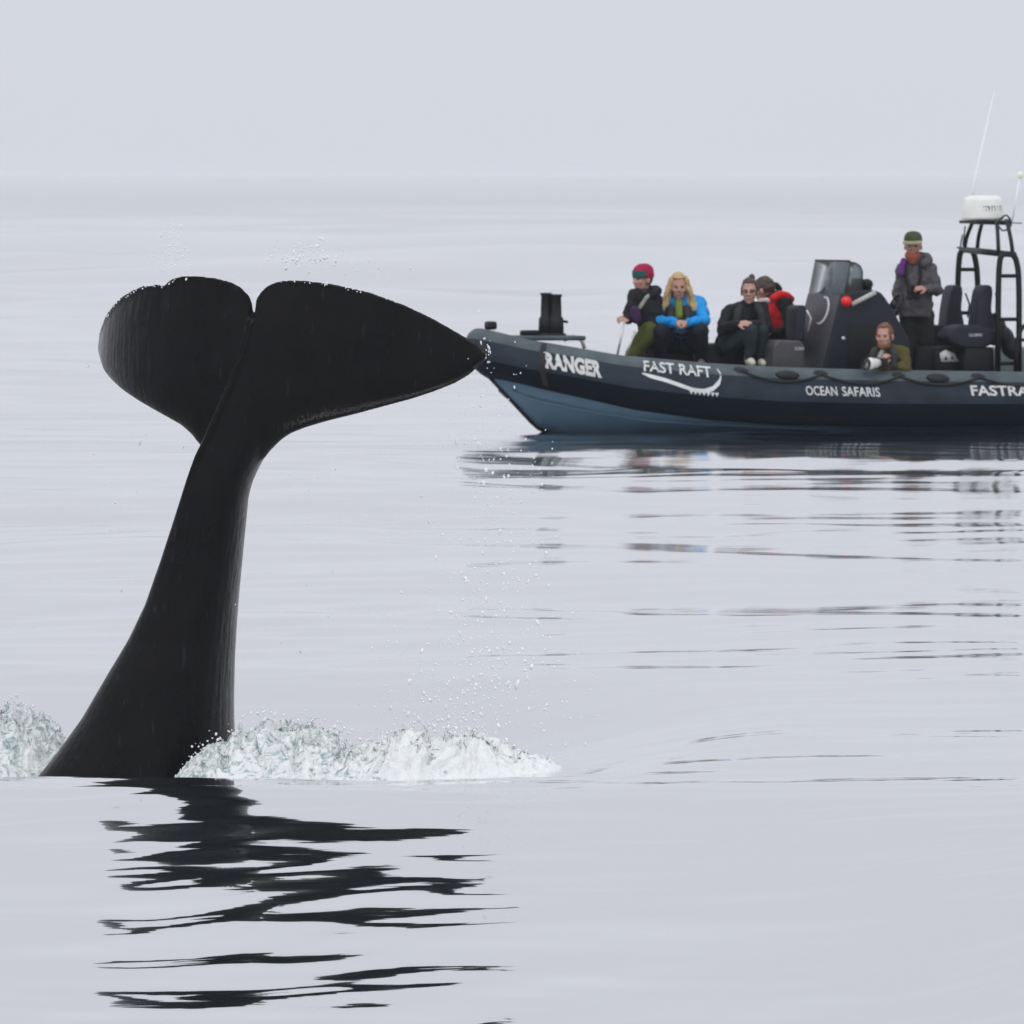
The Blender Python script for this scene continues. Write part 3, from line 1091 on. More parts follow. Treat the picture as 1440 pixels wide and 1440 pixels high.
# seam band round the bow, grab line, handles, patches
V = []
for k in range(2):
    for h in np.linspace(0.12, 0.97, 16):
        s = s_at(757) + 0.045 * k + 0.10 * (h - .5) * 0.6
        V.append(skin_pt(s, h, 0.007))
link("seam_band", pymesh(V, grid_faces(2, 16)), collar, m_dark)
for side in (-1, 1):
    ks = [s_at(p) for p in (1045, 1158, 1268, 1380, 1492, 1604)]
    for a, b in zip(ks[:-1], ks[1:]):
        pts = [skin_pt(a + (b - a) * t, 0.885 - 0.14 * (1 - (2 * t - 1) ** 2), 0.02, side) for t in np.linspace(0, 1, 14)]
        link("grab_line", tube(pts, 0.013, 6), collar, m_rope)
    for s in ks:
        p = [skin_pt(s + dx, 0.90 + dh, 0.004, side) for dx, dh in ((-.09, 0), (-.04, .05), (.04, .05), (.09, 0), (.04, -.05), (-.04, -.05))]
        c = skin_pt(s, 0.90, 0.030, side)
        link("rope_patch", pymesh(p + [c], [(i, (i + 1) % 6, 6) for i in range(6)]), collar, m_dark)
    for px in (1110, 1322, 1530):
        s = s_at(px)
        V = []
        for k, off in ((0, 0.006), (1, 0.03)):
            for i in range(16):
                t = 2 * math.pi * i / 16
                V.append(skin_pt(s + math.cos(t) * (0.135 - .03 * k), 0.86 + math.sin(t) * (0.075 - .02 * k), off, side))
        link("grab_handle", pymesh(V, grid_faces(2, 16, True, True)), collar, m_dark)
# bow cleat
c0 = collar_pt(0.0, 0.02, 1.0)
link("bow_cleat", box(Vector((bs(690, 0), 0, ztop(0) + 0.02)), (0.11, 0.14, 0.09), 0.03), boat, m_dark)
# twin bow bollards on a base
bl = Bp(775, 478, 0.0)
root = link("bow_bollard", box(Vector((bl.x, 0, z_of(473))), (0.26, 0.26, 0.07), 0.02), boat, m_dark)
for px, yt in ((768, 412), (782, 414)):
    p = Bp(px, yt, 0.05 if px < 775 else -0.02)
    zb_ = z_of(474)
    link("bollard_post", lathe([(0.085, zb_), (0.078, zb_ + .2), (0.060, zb_ + .22), (0.054, p.z - .03), (0.064, p.z - .02), (0.064, p.z), (0.02, p.z + .003)], 16, (p.x, p.y, 0)), root, m_dark)
link("bollard_pin", tube([Vector((bl.x + .05, -.05, z_of(450))), Vector((bl.x + .17, -.05, z_of(453)))], 0.014, 8), root, m_dark)
link("bow_fitting", box(Vector((bs(745, 0), 0, z_of(468))), (0.20, 0.12, 0.06), 0.025), boat, m_dark)
link("bow_hatch", box(Vector((bs(745, 0) + .08, 0.0, z_of(475))), (0.85, 0.75, 0.05), 0.02), boat, m_top_grey)
hp = [Bp(793, 478, 0), Bp(806, 473, 0), Bp(818, 478, 0), Bp(822, 490, 0)]
link("mooring_rope", tube(hp, 0.022, 8), boat, mat("pale_rope", (0.5, 0.48, 0.44), 0.8, 0.15, 90))
# pale A-frame grab rail in front of the first passenger
for a, b in (((878, 452), (868, 500)), ((893, 466), (880, 500))):
    link("grab_rail", tube([Bp(a[0], a[1], -0.05), Bp(b[0], b[1], -0.1)], 0.013, 8), boat, m_steel)

# ------------------------------------------------------------------ console
QP, QS = -0.5, 0.5


def sz(px, py, q=QP):
    p = Bp(px, py, q)
    return (p.x, p.z)


prof = [sz(1184, 414), sz(1157, 523), sz(1282, 523), sz(1279, 478), sz(1264, 450), sz(1247, 421), sz(1240, 412), sz(1231, 408), sz(1215, 409)]
console = link("console", prism(prof, QP, QS, 0.025, 3), boat, m_console)
# raised grey front panel
a, b = sz(1184, 414), sz(1157, 523)
link("front_panel", prism([(a[0] - .012, a[1]), (b[0] - .012, b[1]), (b[0] + .02, b[1]), (a[0] + .02, a[1] - .005)], QP + .03, QS - .03, 0.008), console, m_front)


def glass_mat():
    m = bpy.data.materials.new("smoked_acrylic"); m.use_nodes = True
    nt = m.node_tree; n = nt.nodes; L = nt.links; n.clear()
    out = n.new("ShaderNodeOutputMaterial")
    tr = n.new("ShaderNodeBsdfTransparent"); tr.inputs[0].default_value = (0.50, 0.56, 0.58, 1)
    gl = n.new("ShaderNodeBsdfGlossy"); gl.inputs["Roughness"].default_value = 0.06
    tc = n.new("ShaderNodeTexCoord"); no = n.new("ShaderNodeTexNoise"); no.inputs["Scale"].default_value = 4
    L.new(tc.outputs["Object"], no.inputs["Vector"])
    df = n.new("ShaderNodeBsdfDiffuse"); df.inputs[0].default_value = (0.20, 0.23, 0.24, 1)
    fr = n.new("ShaderNodeFresnel"); fr.inputs[0].default_value = 1.45
    m1 = n.new("ShaderNodeMixShader")
    mr = n.new("ShaderNodeMapRange"); mr.inputs["To Min"].default_value = 0.05; mr.inputs["To Max"].default_value = 0.5
    L.new(no.outputs["Fac"], mr.inputs[0]); L.new(mr.outputs[0], m1.inputs[0])
    L.new(tr.outputs[0], m1.inputs[1]); L.new(df.outputs[0], m1.inputs[2])
    m2 = n.new("ShaderNodeMixShader")
    L.new(fr.outputs[0], m2.inputs[0]); L.new(m1.outputs[0], m2.inputs[1]); L.new(gl.outputs[0], m2.inputs[2])
    L.new(m2.outputs[0], out.inputs[0])
    return m


m_glass = glass_mat()
a, t = sz(1185, 414), sz(1194, 367)
link("windscreen", prism([(a[0], a[1]), (a[0] + .012, a[1]), (t[0] + .012, t[1]), (t[0], t[1])], QP, QS, 0), console, m_glass)
link("windscreen_edge", tube([Vector((t[0] + .006, QP, t[1])), Vector((t[0] + .006, QS, t[1]))], 0.010, 8), console, m_dark)
for q in (QP, QS):
    pl = [sz(1187, 413), sz(1195, 368), sz(1204, 370), sz(1210, 374), sz(1213, 381), sz(1213, 409)]
    sgn = 1 if q < 0 else -1
    link("side_screen", prism(pl, q + .004 * sgn, q + .014 * sgn, 0), console, m_glass)
    link("screen_frame", tube([Vector((x, q + .009 * sgn, z)) for x, z in pl[1:]], 0.007, 6), console, m_dark)
nl = Bp(1190, 424, QP)
link("navigation_light", lathe([(0.0, -.07), (.035, -.062), (.058, -.03), (.062, 0), (.05, .03)], 16, (nl.x, nl.y, nl.z), Vector((0.25, 1, -0.1)).normalized()), console, m_red)
r0, r1 = Bp(1198, 428, QP - .03), Bp(1231, 411, QP - .03)
link("handrail", tube([r0, r1], 0.026, 10), console, mat("pale_grab_handle", (0.45, 0.45, 0.42), 0.5, 0.08, 20))
for p in (r0.lerp(r1, .08), r0.lerp(r1, .92)):
    link("handrail_foot", tube([p, p + Vector((0, .05, 0))], 0.014, 8), console, m_dark)
hd = [sz(1195, 455), sz(1190, 520), sz(1243, 520), sz(1243, 455)]
link("dark_recess_sheet", prism(hd, QP - .012, QP + .01, 0.006), console, m_dark)  # flat black sheet stands in for the shade inside the door opening
lt = Bp(1186, 476, QP - .012)
link("latch", lathe([(0, -.012), (.02, -.01), (.024, 0), (.02, .01)], 12, lt, Vector((0, 1, 0))), console, m_steel)
# crescent emblem on the front panel
sl = (sz(1184, 414), sz(1157, 523))


def front_pt(u, z, off=0.02):
    w = (z - sl[0][1]) / (sl[1][1] - sl[0][1])
    return Vector((sl[0][0] + (sl[1][0] - sl[0][0]) * w - off, u, z))


V = []
zc = z_of(438)
for i in range(20):
    t = R(-105) + R(215) * i / 19
    wd = 0.20 * math.sin(math.pi * i / 19) + .03
    for r in (0.17 * (1 - wd), 0.17 * (1 + wd * .5)):
        V.append(front_pt(-0.08 - math.cos(t) * r * 1.1, zc - math.sin(t) * r * 0.85))
link("emblem", pymesh(V, grid_faces(20, 2)), console, m_decal)
for q, wdt in ((-.12, .2), (.2, .22)):
    p0 = Bp(1203, 400, q)
    link("chart_screen", box(p0 + Vector((0.02, 0, -.01)), (0.08, wdt, 0.15), 0.015, rot=Matrix.Rotation(R(15), 3, 'Y')), console, m_dark)
cp = Bp(1219, 401, -.25)
link("compass", lathe([(.05, -.09), (.055, -.02), (.068, 0), (.06, .04), (.03, .065), (.002, .07)], 16, cp), console, m_dark)
# steering wheel behind the console
wc = Bp(1258, 432, 0.15)
pts = []
wx, wy2 = Vector((0.45, 0, 0.9)).normalized(), Vector((0, 1, 0))
for i in range(25):
    t = 2 * math.pi * i / 24
    pts.append(wc + (wx * math.cos(t) + wy2 * math.sin(t)) * 0.15)
sw = link("steering_wheel", tube(pts, 0.014, 8), console, m_dark)
V, Fc = [], []
for i in range(3):
    t = 2 * math.pi * i / 3 + .5
    add_tube(V, Fc, [wc, wc + (wx * math.cos(t) + wy2 * math.sin(t)) * 0.15], 0.010, 6)
add_tube(V, Fc, [wc, wc + Vector((-.25, 0, .05))], 0.025, 8)
link("wheel_spokes", pymesh(V, Fc), console, m_dark)

# ------------------------------------------------------------------ seats
lab_mat = mat("pale_seat_label", (0.5, 0.5, 0.52), 0.5, 0.05, 30)


def flat_text(name, body, origin, ex, ez, w, hgt, parent, m, bold=0.02):
    v, f = text2d(body, 1.0, bold)
    xs = [a for a, b in v]; ys = [b for a, b in v]
    P = [origin + ex * ((a - min(xs)) / (max(xs) - min(xs)) * w) + ez * ((b - min(ys)) / (max(ys) - min(ys)) * hgt) for a, b in v]
    me = bpy.data.meshes.new(name); me.from_pydata([tuple(p) for p in P], [], f); me.update()
    link(name, me, parent, m)


def helm_seat(q):
    dpx = -(q + 0.45) * 42
    z_ = lambda x, y: sz(x + dpx, y, q)
    base = prism([z_(1350, 488), z_(1346, 530), z_(1392, 530), z_(1390, 488)], q - .16, q + .16, .03)
    root = link("helm_seat", base, boat, m_dark)
    cu = prism([z_(1324, 472), z_(1328, 481), z_(1348, 490), z_(1375, 490), z_(1396, 480), z_(1394, 464), z_(1370, 457), z_(1345, 456), z_(1331, 461)], q - .17, q + .17, .04, 3)
    link("cushion", cu, root, m_seat)
    bk = prism([z_(1366, 462), z_(1369, 434), z_(1373, 410), z_(1377, 402), z_(1384, 400), z_(1389, 403), z_(1390, 412), z_(1388, 434), z_(1393, 460), z_(1397, 476), z_(1378, 475)], q - .13, q + .13, .03, 3)
    link("backrest", bk, root, m_seat)
    for k in (-1, 1):
        ar = [Vector((*z_(1393, 412)[:1], q + .13 * k, z_(1393, 412)[1])), Vector((z_(1399, 428)[0], q + .13 * k, z_(1399, 428)[1])), Vector((z_(1396, 446)[0], q + .13 * k, z_(1396, 446)[1]))]
        link("side_strap", tube(ar, .010, 6), root, m_dark)
    o = Vector((z_(1354, 473)[0], q - .176, z_(1354, 473)[1]))
    flat_text("seat_label", "ULLMAN", o, Vector((1, 0, 0)), Vector((0, 0, 1)), .15, .035, root, lab_mat)
    return root


helm_seat(-0.45); helm_seat(0.55)
# white emblem plate low on the locker under the helm seats
ep = [sz(1324, 509, -.46), sz(1322, 497, -.46), sz(1330, 492, -.46), sz(1342, 497, -.46), sz(1350, 509, -.46)]
lk = link("seat_locker", prism([sz(1316, 488, -.44), sz(1314, 525, -.44), sz(1366, 525, -.44), sz(1364, 488, -.44)], -.44, .5, .02), boat, m_dark)
link("locker_emblem", prism(ep, -.452, -.443, 0), lk, m_decal)
for (x, y, w, h) in ((1328, 506, 5, 6), (1337, 505, 5, 5)):
    link("emblem_hole", prism([sz(x, y, -.46), sz(x + w, y, -.46), sz(x + w * .5, y - h, -.46)], -.456, -.4525, 0), lk, m_dark)


def pod_seat(px, q, label=True, lo=514, hi=478):
    z_ = lambda x, y: sz(px + x, y, q)
    root = link("jockey_seat", prism([z_(0, hi + 8), z_(-2, lo + 14), z_(44, lo + 14), z_(43, hi + 6), z_(38, hi), z_(6, hi)], q - .17, q + .17, .04, 3), boat, m_pod)
    link("backrest", prism([z_(32, hi), z_(33, 434), z_(37, 429), z_(45, 429), z_(47, 434), z_(44, hi)], q - .15, q + .15, .025, 3), root, m_seat)
    link("back_rail", tube([Vector((z_(47, 436)[0], q - .15, z_(47, 436)[1])), Vector((z_(53, 447)[0], q - .15, z_(53, 447)[1])), Vector((z_(49, 466)[0], q - .15, z_(49, 466)[1]))], .012, 8), root, m_steel)
    if label:
        o = Vector((z_(29, 492)[0], q - .176, z_(29, 492)[1]))
        flat_text("seat_label", "ULLMAN", o, Vector((1, 0, 0)), Vector((0, 0, 1)), .11, .035, root, lab_mat)
    return root


pod_seat(1080, -0.30)
for px, q in ((1000, .20), (925, .42)):
    z_ = lambda x, y: sz(px + x, y, q)
    link("bench_pad", prism([z_(-6, 484), z_(-14, 520), z_(52, 520), z_(46, 488), z_(30, 482)], q - .05, q + .42, .04, 3), boat, m_seat)
link("bench_pad", prism([sz(908, 470, .3), sz(904, 520, .3), sz(934, 520, .3), sz(932, 470, .3)], .24, .5, .03, 3), boat, m_seat)

# ------------------------------------------------------------------ radar arch
arch = empty("radar_arch", Bp(1390, 525, 0), 0, boat)
A0 = Bp(1390, 525, 0)
AP, AS_ = -0.66, 0.70


def bar(name, pts, r=0.032, parent=None, m=None):
    o = link(name, tube([Vector(p) - A0 for p in pts], r, 10), parent or arch, m or m_black)
    return o


def bend(pts, k=5, rr=0.45):
    """round the inner corners of a polyline"""
    pts = [Vector(p) for p in pts]
    out = [pts[0]]
    for i in range(1, len(pts) - 1):
        a = pts[i].lerp(pts[i - 1], rr); b = pts[i].lerp(pts[i + 1], rr)
        for j in range(k + 1):
            t = j / k
            out.append(a * (1 - t) ** 2 + pts[i] * 2 * t * (1 - t) + b * t * t)
    out.append(pts[-1])
    return out


def leg(x0, x1, q, ytop):
    """one side of the cage: front leg, top, rear leg"""
    p = [Bp(x0, 524, q), Bp(x0 + 1, 385, q), Bp(x0 + 4, ytop, q), Bp(x1 - 6, ytop + 1, q), Bp(x1, 385, q), Bp(x1, 524, q)]
    o = bend(p, 5, 0.35)
    return o


bar("arch_leg", leg(1403, 1433, AP, 357))
bar("arch_leg", leg(1346, 1375, AS_, 351))
for y in (388, 449, 511): bar("rung", [Bp(1403, y, AP), Bp(1433, y, AP)], .022)
for y in (379, 440, 500): bar("rung", [Bp(1346, y, AS_), Bp(1375, y, AS_)], .022)
bar("cross_bar", [Bp(1408, 357, AP), Bp(1352, 351, AS_)])
bar("cross_bar", [Bp(1426, 358, AP), Bp(1368, 352, AS_)])
for x, q, xt in ((1404, AP + .03, 1402), (1424, AP + .03, 1417), (1356, AS_ - .03, 1366), (1374, AS_ - .03, 1380)):
    yb = 357 if q < 0 else 351
    p = [Bp(x, yb, q), Bp(x + (xt - x) * .3, yb - 18, q), Bp(xt, 316, q * .75), Bp(xt + (-2 if xt > 1390 else 2), 310, q * .6)]
    bar("upper_strut", bend(p, 4, .4), .022)
bar("upper_bar", [Bp(1420, 314, AP * .72), Bp(1366, 313, AS_ * .72)], .02)
bar("upper_bar", [Bp(1404, 313, AP * .72), Bp(1384, 313, AS_ * .72)], .02)
tp = Bp(1385, 312, 0)
link("radar_plate", box(tp - A0, (0.40, 0.52, 0.035), 0.01), arch, m_black)
rc = Bp(1382, 308, 0) - A0
radar = link("radar_dome", lathe([(0.06, -.012), (0.205, -.01), (0.232, 0.0), (0.232, .02), (0.222, .12), (0.212, .20), (0.195, .238), (0.15, .252), (0.002, .256)], 40, rc), arch, m_gel)
v, f = text2d("SIMRAD", 1.0, 0.02)
xs = [a for a, b in v]; ys = [b for a, b in v]
P = []
for a, b in v:
    ang = R(-90 - 20 - 2) + (a - min(xs)) / (max(xs) - min(xs)) * R(66)
    z = 0.08 + (b - min(ys)) / (max(ys) - min(ys)) * 0.065
    rr = 0.2275 - (z - .02) * .1 + .004
    P.append(rc + Vector((rr * math.cos(ang), rr * math.sin(ang), z)))
me = bpy.data.meshes.new("radar_lettering"); me.from_pydata([tuple(p) for p in P], [], f)
link("radar_lettering", me, arch, mat("dark_grey_print", (0.05, 0.05, 0.055), 0.5, 0.1, 20))
# cable loop, whip aerials, masthead light
bar("cable", bend([Bp(1405, 309, -.2), Bp(1416, 300, -.3), Bp(1424, 318, -.4), Bp(1410, 326, -.4), Bp(1404, 318, -.3)], 5, .45), .009, None, m_rope)
pale = mat("pale_fibreglass", (0.86, 0.87, 0.9), 0.5, 0.03, 20)
link("whip_aerial", tube([Bp(1363, 300, .3) - A0, Bp(1372, 245, .3) - A0, Bp(1398, 128, .3) - A0], [.020, .013, .005], 8), arch, pale)
link("light_mast", tube([Bp(1423, 312, -.1) - A0, Bp(1434, 249, -.1) - A0], .009, 8), arch, pale)
lm = Bp(1434.5, 249, -.1) - A0
link("masthead_light", lathe([(.012, -.02), (.026, -.004), (.030, 0), (.034, .02), (.034, .04), (.02, .058), (.002, .062)], 16, lm), arch, mat("milky_lens", (0.86, 0.86, 0.72), 0.3, 0.03, 20))
for x, y0_, y1_ in ((1354, 345, 318), (1350, 350, 330)):
    bar("whip_holder", [Bp(x, y0_, AS_), Bp(x + 3, y1_, AS_)], .008)
bar("spreader", [Bp(1346, 348, AS_ + .1), Bp(1374, 352, AS_ - .2)], .010)
bar("spreader", [Bp(1410, 313, -.4), Bp(1437, 314, -.4)], .006)
bar("lamp", [Bp(1419, 306, -.4), Bp(1421, 313, -.4)], .014)
# aft rail hoop at the frame edge
hp = bend([Bp(1428, 524, -.7), Bp(1430, 475, -.7), Bp(1440, 455, -.7), Bp(1490, 452, -.7), Bp(1500, 470, -.7), Bp(1502, 524, -.7)], 5, .4)
link("aft_rail", tube(hp, .024, 10), boat, m_black)
link("aft_rail", tube([Bp(1430, 478, -.7), Bp(1501, 478, -.7)], .018, 8), boat, m_black)
# aft bench and green-grey locker visible through the arch
link("aft_locker", box(Bp(1415, 510, 0.5) + Vector((.35, 0, 0)), (1.3, 0.6, 0.34), .03), boat, mat("grey_green_locker", (0.16, 0.21, 0.20), 0.6, 0.1, 8))

# black bag slung against the arch
Vb, Fb = [], []
for i, (x, y, r) in enumerate(((1398, 446, .05), (1404, 458, .085), (1412, 474, .105), (1420, 488, .10), (1424, 497, .07))):
    add_ellipsoid(Vb, Fb, bw(Bp(x, y, -.30)), (r, r * 1.2, r * 1.15), None, 8, 12)
add_capsule(Vb, Fb, bw(Bp(1396, 456, -.3)), bw(Bp(1398, 478, -.3)), .07, .06)
bme = wrinkle(voxel(Vb, Fb, .016, 4), .012, 9, 4)
bl0 = bw(Bp(1410, 500, -.3)); bme.transform(Matrix.Translation(-bl0))
bag = link("kit_bag", bme, None, m_seat); bag.location = bl0
tag(bag, "black padded kit bag slung against the radar arch legs", "bag")

# ------------------------------------------------------------------ people
def cloth(name, c, bump=0.006, var=0.22, rough=0.85):
    return mat(name, c, rough, var, 7, bump, 22, spec=0.25)


m_skin = mat("skin", (0.46, 0.26, 0.20), 0.55, 0.10, 25, c2=(0.50, 0.29, 0.23))
m_skin2 = mat("ruddy_skin", (0.43, 0.23, 0.17), 0.55, 0.12, 25)
m_eye = mat("dark_eye", (0.02, 0.015, 0.012), 0.3, 0.1, 20)
m_lip = mat("lip", (0.36, 0.12, 0.10), 0.5, 0.1, 20)


HS = 1.12                                   # heads with hair and hats read large


class Fig:
    def __init__(self, label, Y, joints, face, head, up=(0, 0, 1), group=None):
        self.Y = Y
        self.J = {k: at(v[0], v[1], Y + v[2]) for k, v in joints.items()}
        self.f = Vector(face).normalized()
        u = Vector(up)
        self.u = (u - self.f * u.dot(self.f)).normalized()
        self.r = self.u.cross(self.f).normalized()
        self.hc = at(head[0], head[1], Y + head[2])
        J = self.J
        self.low = Vector((J["pelvis"].x, J["pelvis"].y, min(v.z for v in J.values()) - 0.08))
        self.root = empty("person", self.low)
        tag(self.root, label, "person")

    def put(self, name, me, m, parent=None):
        me.transform(Matrix.Translation(-self.low))
        return link(name, me, parent or self.root, m)

    def h(self, r, f, u):
        return self.hc + (self.r * r + self.f * f + self.u * u) * HS

    def rot(self):
        return Matrix((self.r, self.f, self.u)).transposed()

    def hand(self, V, Fc, wr, d, n, curl=0.7, side=1):
        """palm, four fingers of different lengths, thumb off the side of the palm"""
        d = d.normalized(); n = (n - d * n.dot(d)).normalized(); w = d.cross(n).normalized() * side
        Mx = Matrix((w, d, n)).transposed()
        pc = wr + d * 0.05
        add_ellipsoid(V, Fc, pc, (0.042, 0.052, 0.019), Mx, 8, 12)
        for i, L in enumerate((0.066, 0.076, 0.071, 0.056)):
            o = wr + d * 0.085 + w * (0.030 - 0.020 * i)
            d1 = (d * math.cos(curl * .5) + n * math.sin(curl * .5))
            d2 = (d * math.cos(curl * 1.5) + n * math.sin(curl * 1.5))
            a = o + d1 * L * 0.5; b = a + d2 * L * 0.5
            add_capsule(V, Fc, o - d * .02, a, 0.0105, 0.0095)
            add_capsule(V, Fc, a, b, 0.0095, 0.0085)
        o = wr + d * 0.025 + w * 0.032
        a = o + (d * .6 + w * .7 + n * .25).normalized() * 0.04
        b = a + (d * .9 + w * .1 + n * .4).normalized() * 0.033
        add_capsule(V, Fc, o, a, 0.014, 0.012); add_capsule(V, Fc, a, b, 0.012, 0.010)

    def body(self, skin, hands=None):
        J = self.J
        V, Fc = [], []
        cap = lambda a, b, ra, rb: add_capsule(V, Fc, a, b, ra, rb)
        chest = (J["shL"] + J["shR"]) / 2 - Vector((0, 0, 0.05))
        neck = (J["shL"] + J["shR"]) / 2 + Vector((0, 0, 0.03))
        cap(J["pelvis"], chest, .10, .10); cap(J["shL"], J["shR"], .05, .05)
        cap(chest, neck, .075, .055); cap(neck, self.h(0, -.01, -.06), .055, .052)
        for k in "LR":
            cap(J["sh" + k], J["el" + k], .05, .04); cap(J["el" + k], J["wr" + k], .04, .028)
            cap(J["pelvis"], J["hip" + k], .1, .085)
            cap(J["hip" + k], J["kn" + k], .08, .056); cap(J["kn" + k], J["an" + k], .055, .038)
            hd = (hands or {}).get(k)
            if hd:
                self.hand(V, Fc, J["wr" + k], Vector(hd[0]), Vector(hd[1]), hd[2], hd[3])
            else:
                self.hand(V, Fc, J["wr" + k], J["wr" + k] - J["el" + k], Vector((0, 1, -.2)), .8, 1)
        Mx = self.rot()
        E = lambda r, f, u, rad: add_ellipsoid(V, Fc, self.h(r, f, u), [q * HS for q in rad], Mx, 12, 18)
        E(0, -.005, .022, (.076, .096, .104)); E(0, .030, -.055, (.056, .062, .060)); E(0, .05, -.03, (.058, .045, .055))
        E(0, .062, -.098, (.026, .022, .018))
        cap(self.h(0, .090, .018), self.h(0, .108, -.022), .011, .015)
        E(.016, .094, -.026, (.012, .012, .009)); E(-.016, .094, -.026, (.012, .012, .009))
        cap(self.h(-.034, .084, .03), self.h(.034, .084, .03), .012, .012)
        cap(self.h(-.018, .088, -.058), self.h(.018, .088, -.058), .009, .009)
        for k in (-1, 1):
            E(k * .078, -.008, -.01, (.012, .022, .034)); E(k * .042, .066, -.02, (.024, .022, .022))
        me = voxel(V, Fc, .0085, 3)
        o = self.put("body", me, skin)
        for k in (-1, 1):
            Ve, Fe = [], []
            add_ellipsoid(Ve, Fe, self.h(k * .031, .083, .010), (.014, .010, .008), Mx, 6, 10)
            self.put("eye", pymesh(Ve, Fe), m_eye, o)
        Ve, Fe = [], []
        add_ellipsoid(Ve, Fe, self.h(0, .093, -.060), (.024, .006, .007), Mx, 6, 10)
        self.put("mouth", pymesh(Ve, Fe), m_lip, o)
        self.bodyo = o
        return o

    def jacket(self, m, collar=True, fat=1.0, hem=0.05, name="jacket", seed=1, amp=.020):
        J = self.J
        V, Fc = [], []
        ax = (J["shL"] - J["shR"]).normalized()
        mid = (J["shL"] + J["shR"]) / 2
        sp = (mid - J["pelvis"]).normalized()
        fw = ax.cross(sp).normalized(); sp2 = fw.cross(ax)
        Mx = Matrix((ax, fw, sp2)).transposed()
        w = (J["shL"] - J["shR"]).length / 2
        L = (mid - J["pelvis"]).length
        rings = [(-hem / L, .182, .150), (.10, .186, .150), (.30, .176, .146), (.50, .178, .148), (.70, max(.185, w * .90), .150), (.86, max(.175, w * .86), .135),
                 (.97, w * .72, .110), (1.06, .105, .090), (1.13, .075, .075)]
        b0 = len(V); NR = 24
        for t, rx, ry in rings:
            for q in range(NR):
                a = 2 * math.pi * q / NR
                V.append(J["pelvis"] + sp * L * t + Mx @ Vector((rx * fat * math.cos(a), ry * fat * math.sin(a), 0)))
        for fcs in grid_faces(len(rings), NR, True, True): Fc.append(tuple(b0 + q for q in fcs))
        for k in "LR":
            add_capsule(V, Fc, mid + sp * .035, J["sh" + k], .075 * fat, .072 * fat)
        if collar:
            add_tube(V, Fc, [mid, mid + sp * .06, self.h(0, -.015, -.10)], [.105, .090, .080], 16)
        for k in "LR":
            add_capsule(V, Fc, J["sh" + k], J["el" + k], .078 * fat, .066 * fat)
            e = J["el" + k].lerp(J["wr" + k], .93)
            add_capsule(V, Fc, J["el" + k], e, .066 * fat, .046 * fat)
        me = wrinkle(voxel(V, Fc, .013, 3), amp, 11, seed)
        return self.put(name, me, m)

    def vest(self, m, lo=.30, fat=1.14, seed=4):
        """padded vest over the jacket, no sleeves"""
        J = self.J
        V, Fc = [], []
        ax = (J["shL"] - J["shR"]).normalized()
        mid = (J["shL"] + J["shR"]) / 2
        sp = (mid - J["pelvis"]).normalized()
        fw = ax.cross(sp).normalized(); sp2 = fw.cross(ax)
        Mx = Matrix((ax, fw, sp2)).transposed()
        w = (J["shL"] - J["shR"]).length / 2
        L = (mid - J["pelvis"]).length
        NR = 24
        rings = [(lo, .160, .150), (lo + .06, .178, .158), (.55, .178, .160), (.75, max(.175, w * .80), .160), (.92, max(.15, w * .62), .140), (1.03, .125, .115), (1.10, .11, .10)]
        for t, rx, ry in rings:
            for q in range(NR):
                a = 2 * math.pi * q / NR
                V.append(J["pelvis"] + sp * L * t + Mx @ Vector((rx * fat * math.cos(a), ry * fat * math.sin(a), 0)))
        Fc += grid_faces(len(rings), NR, True, True)
        add_tube(V, Fc, [mid + sp * .02 + (Mx @ Vector((math.cos(a) * .11, math.sin(a) * .10, .03 * math.sin(a * 2)))) for a in np.linspace(0, 2 * math.pi, 17)], .042, 10)
        return self.put("life_vest", wrinkle(voxel(V, Fc, .013, 2), .010, 13, seed), m)

    def trousers(self, m, seed=2, fat=1.0):
        J = self.J
        V, Fc = [], []
        add_ellipsoid(V, Fc, J["pelvis"], (.165 * fat, .145 * fat, .14 * fat))
        for k in "LR":
            add_capsule(V, Fc, J["pelvis"].lerp(J["hip" + k], .6), J["hip" + k], .13 * fat, .115 * fat)
            add_capsule(V, Fc, J["hip" + k], J["kn" + k], .112 * fat, .082 * fat)
            add_capsule(V, Fc, J["kn" + k], J["an" + k], .080 * fat, .062 * fat)
        me = wrinkle(voxel(V, Fc, .014, 3), .012, 10, seed)
        return self.put("trousers", me, m)

    def shoes(self, m, d):
        J = self.J
        d = Vector(d).normalized()
        for k in "LR":
            V, Fc = [], []
            a = J["an" + k] + Vector((0, 0, -.03))
            add_capsule(V, Fc, a - d * .04 + Vector((0, 0, .04)), a - d * .05, .050, .042)
            add_capsule(V, Fc, a - d * .05, a + d * .13, .042, .036)
            add_capsule(V, Fc, a, a + d * .08, .05, .045)
            self.put("shoe", voxel(V, Fc, .011, 2), m)

    def hair(self, m, front=.045, low=-.04, puff=1.10, name="hair", seed=3, thick=.02):
        """shell over the skull, open at the face"""
        Mx = self.rot()
        V, Fc = [], []
        nu, nv = 20, 28
        pts = []
        for i in range(nu + 1):
            th = math.pi * i / nu
            for j in range(nv):
                a = 2 * math.pi * j / nv
                p = Vector((.077 * math.sin(th) * math.cos(a), .098 * math.sin(th) * math.sin(a), .106 * math.cos(th)))
                pts.append(p)
        for i in range(nu):
            for j in range(nv):
                q = (i * nv + j, (i + 1) * nv + j, (i + 1) * nv + (j + 1) % nv, i * nv + (j + 1) % nv)
                c = sum((pts[k] for k in q), Vector()) / 4
                if c.z < low or (c.y > front and c.z < .062): continue
                Fc.append(q)
        V = [self.hc + Mx @ (Vector((p.x, p.y - .006, p.z + .022)) * puff * HS) for p in pts]
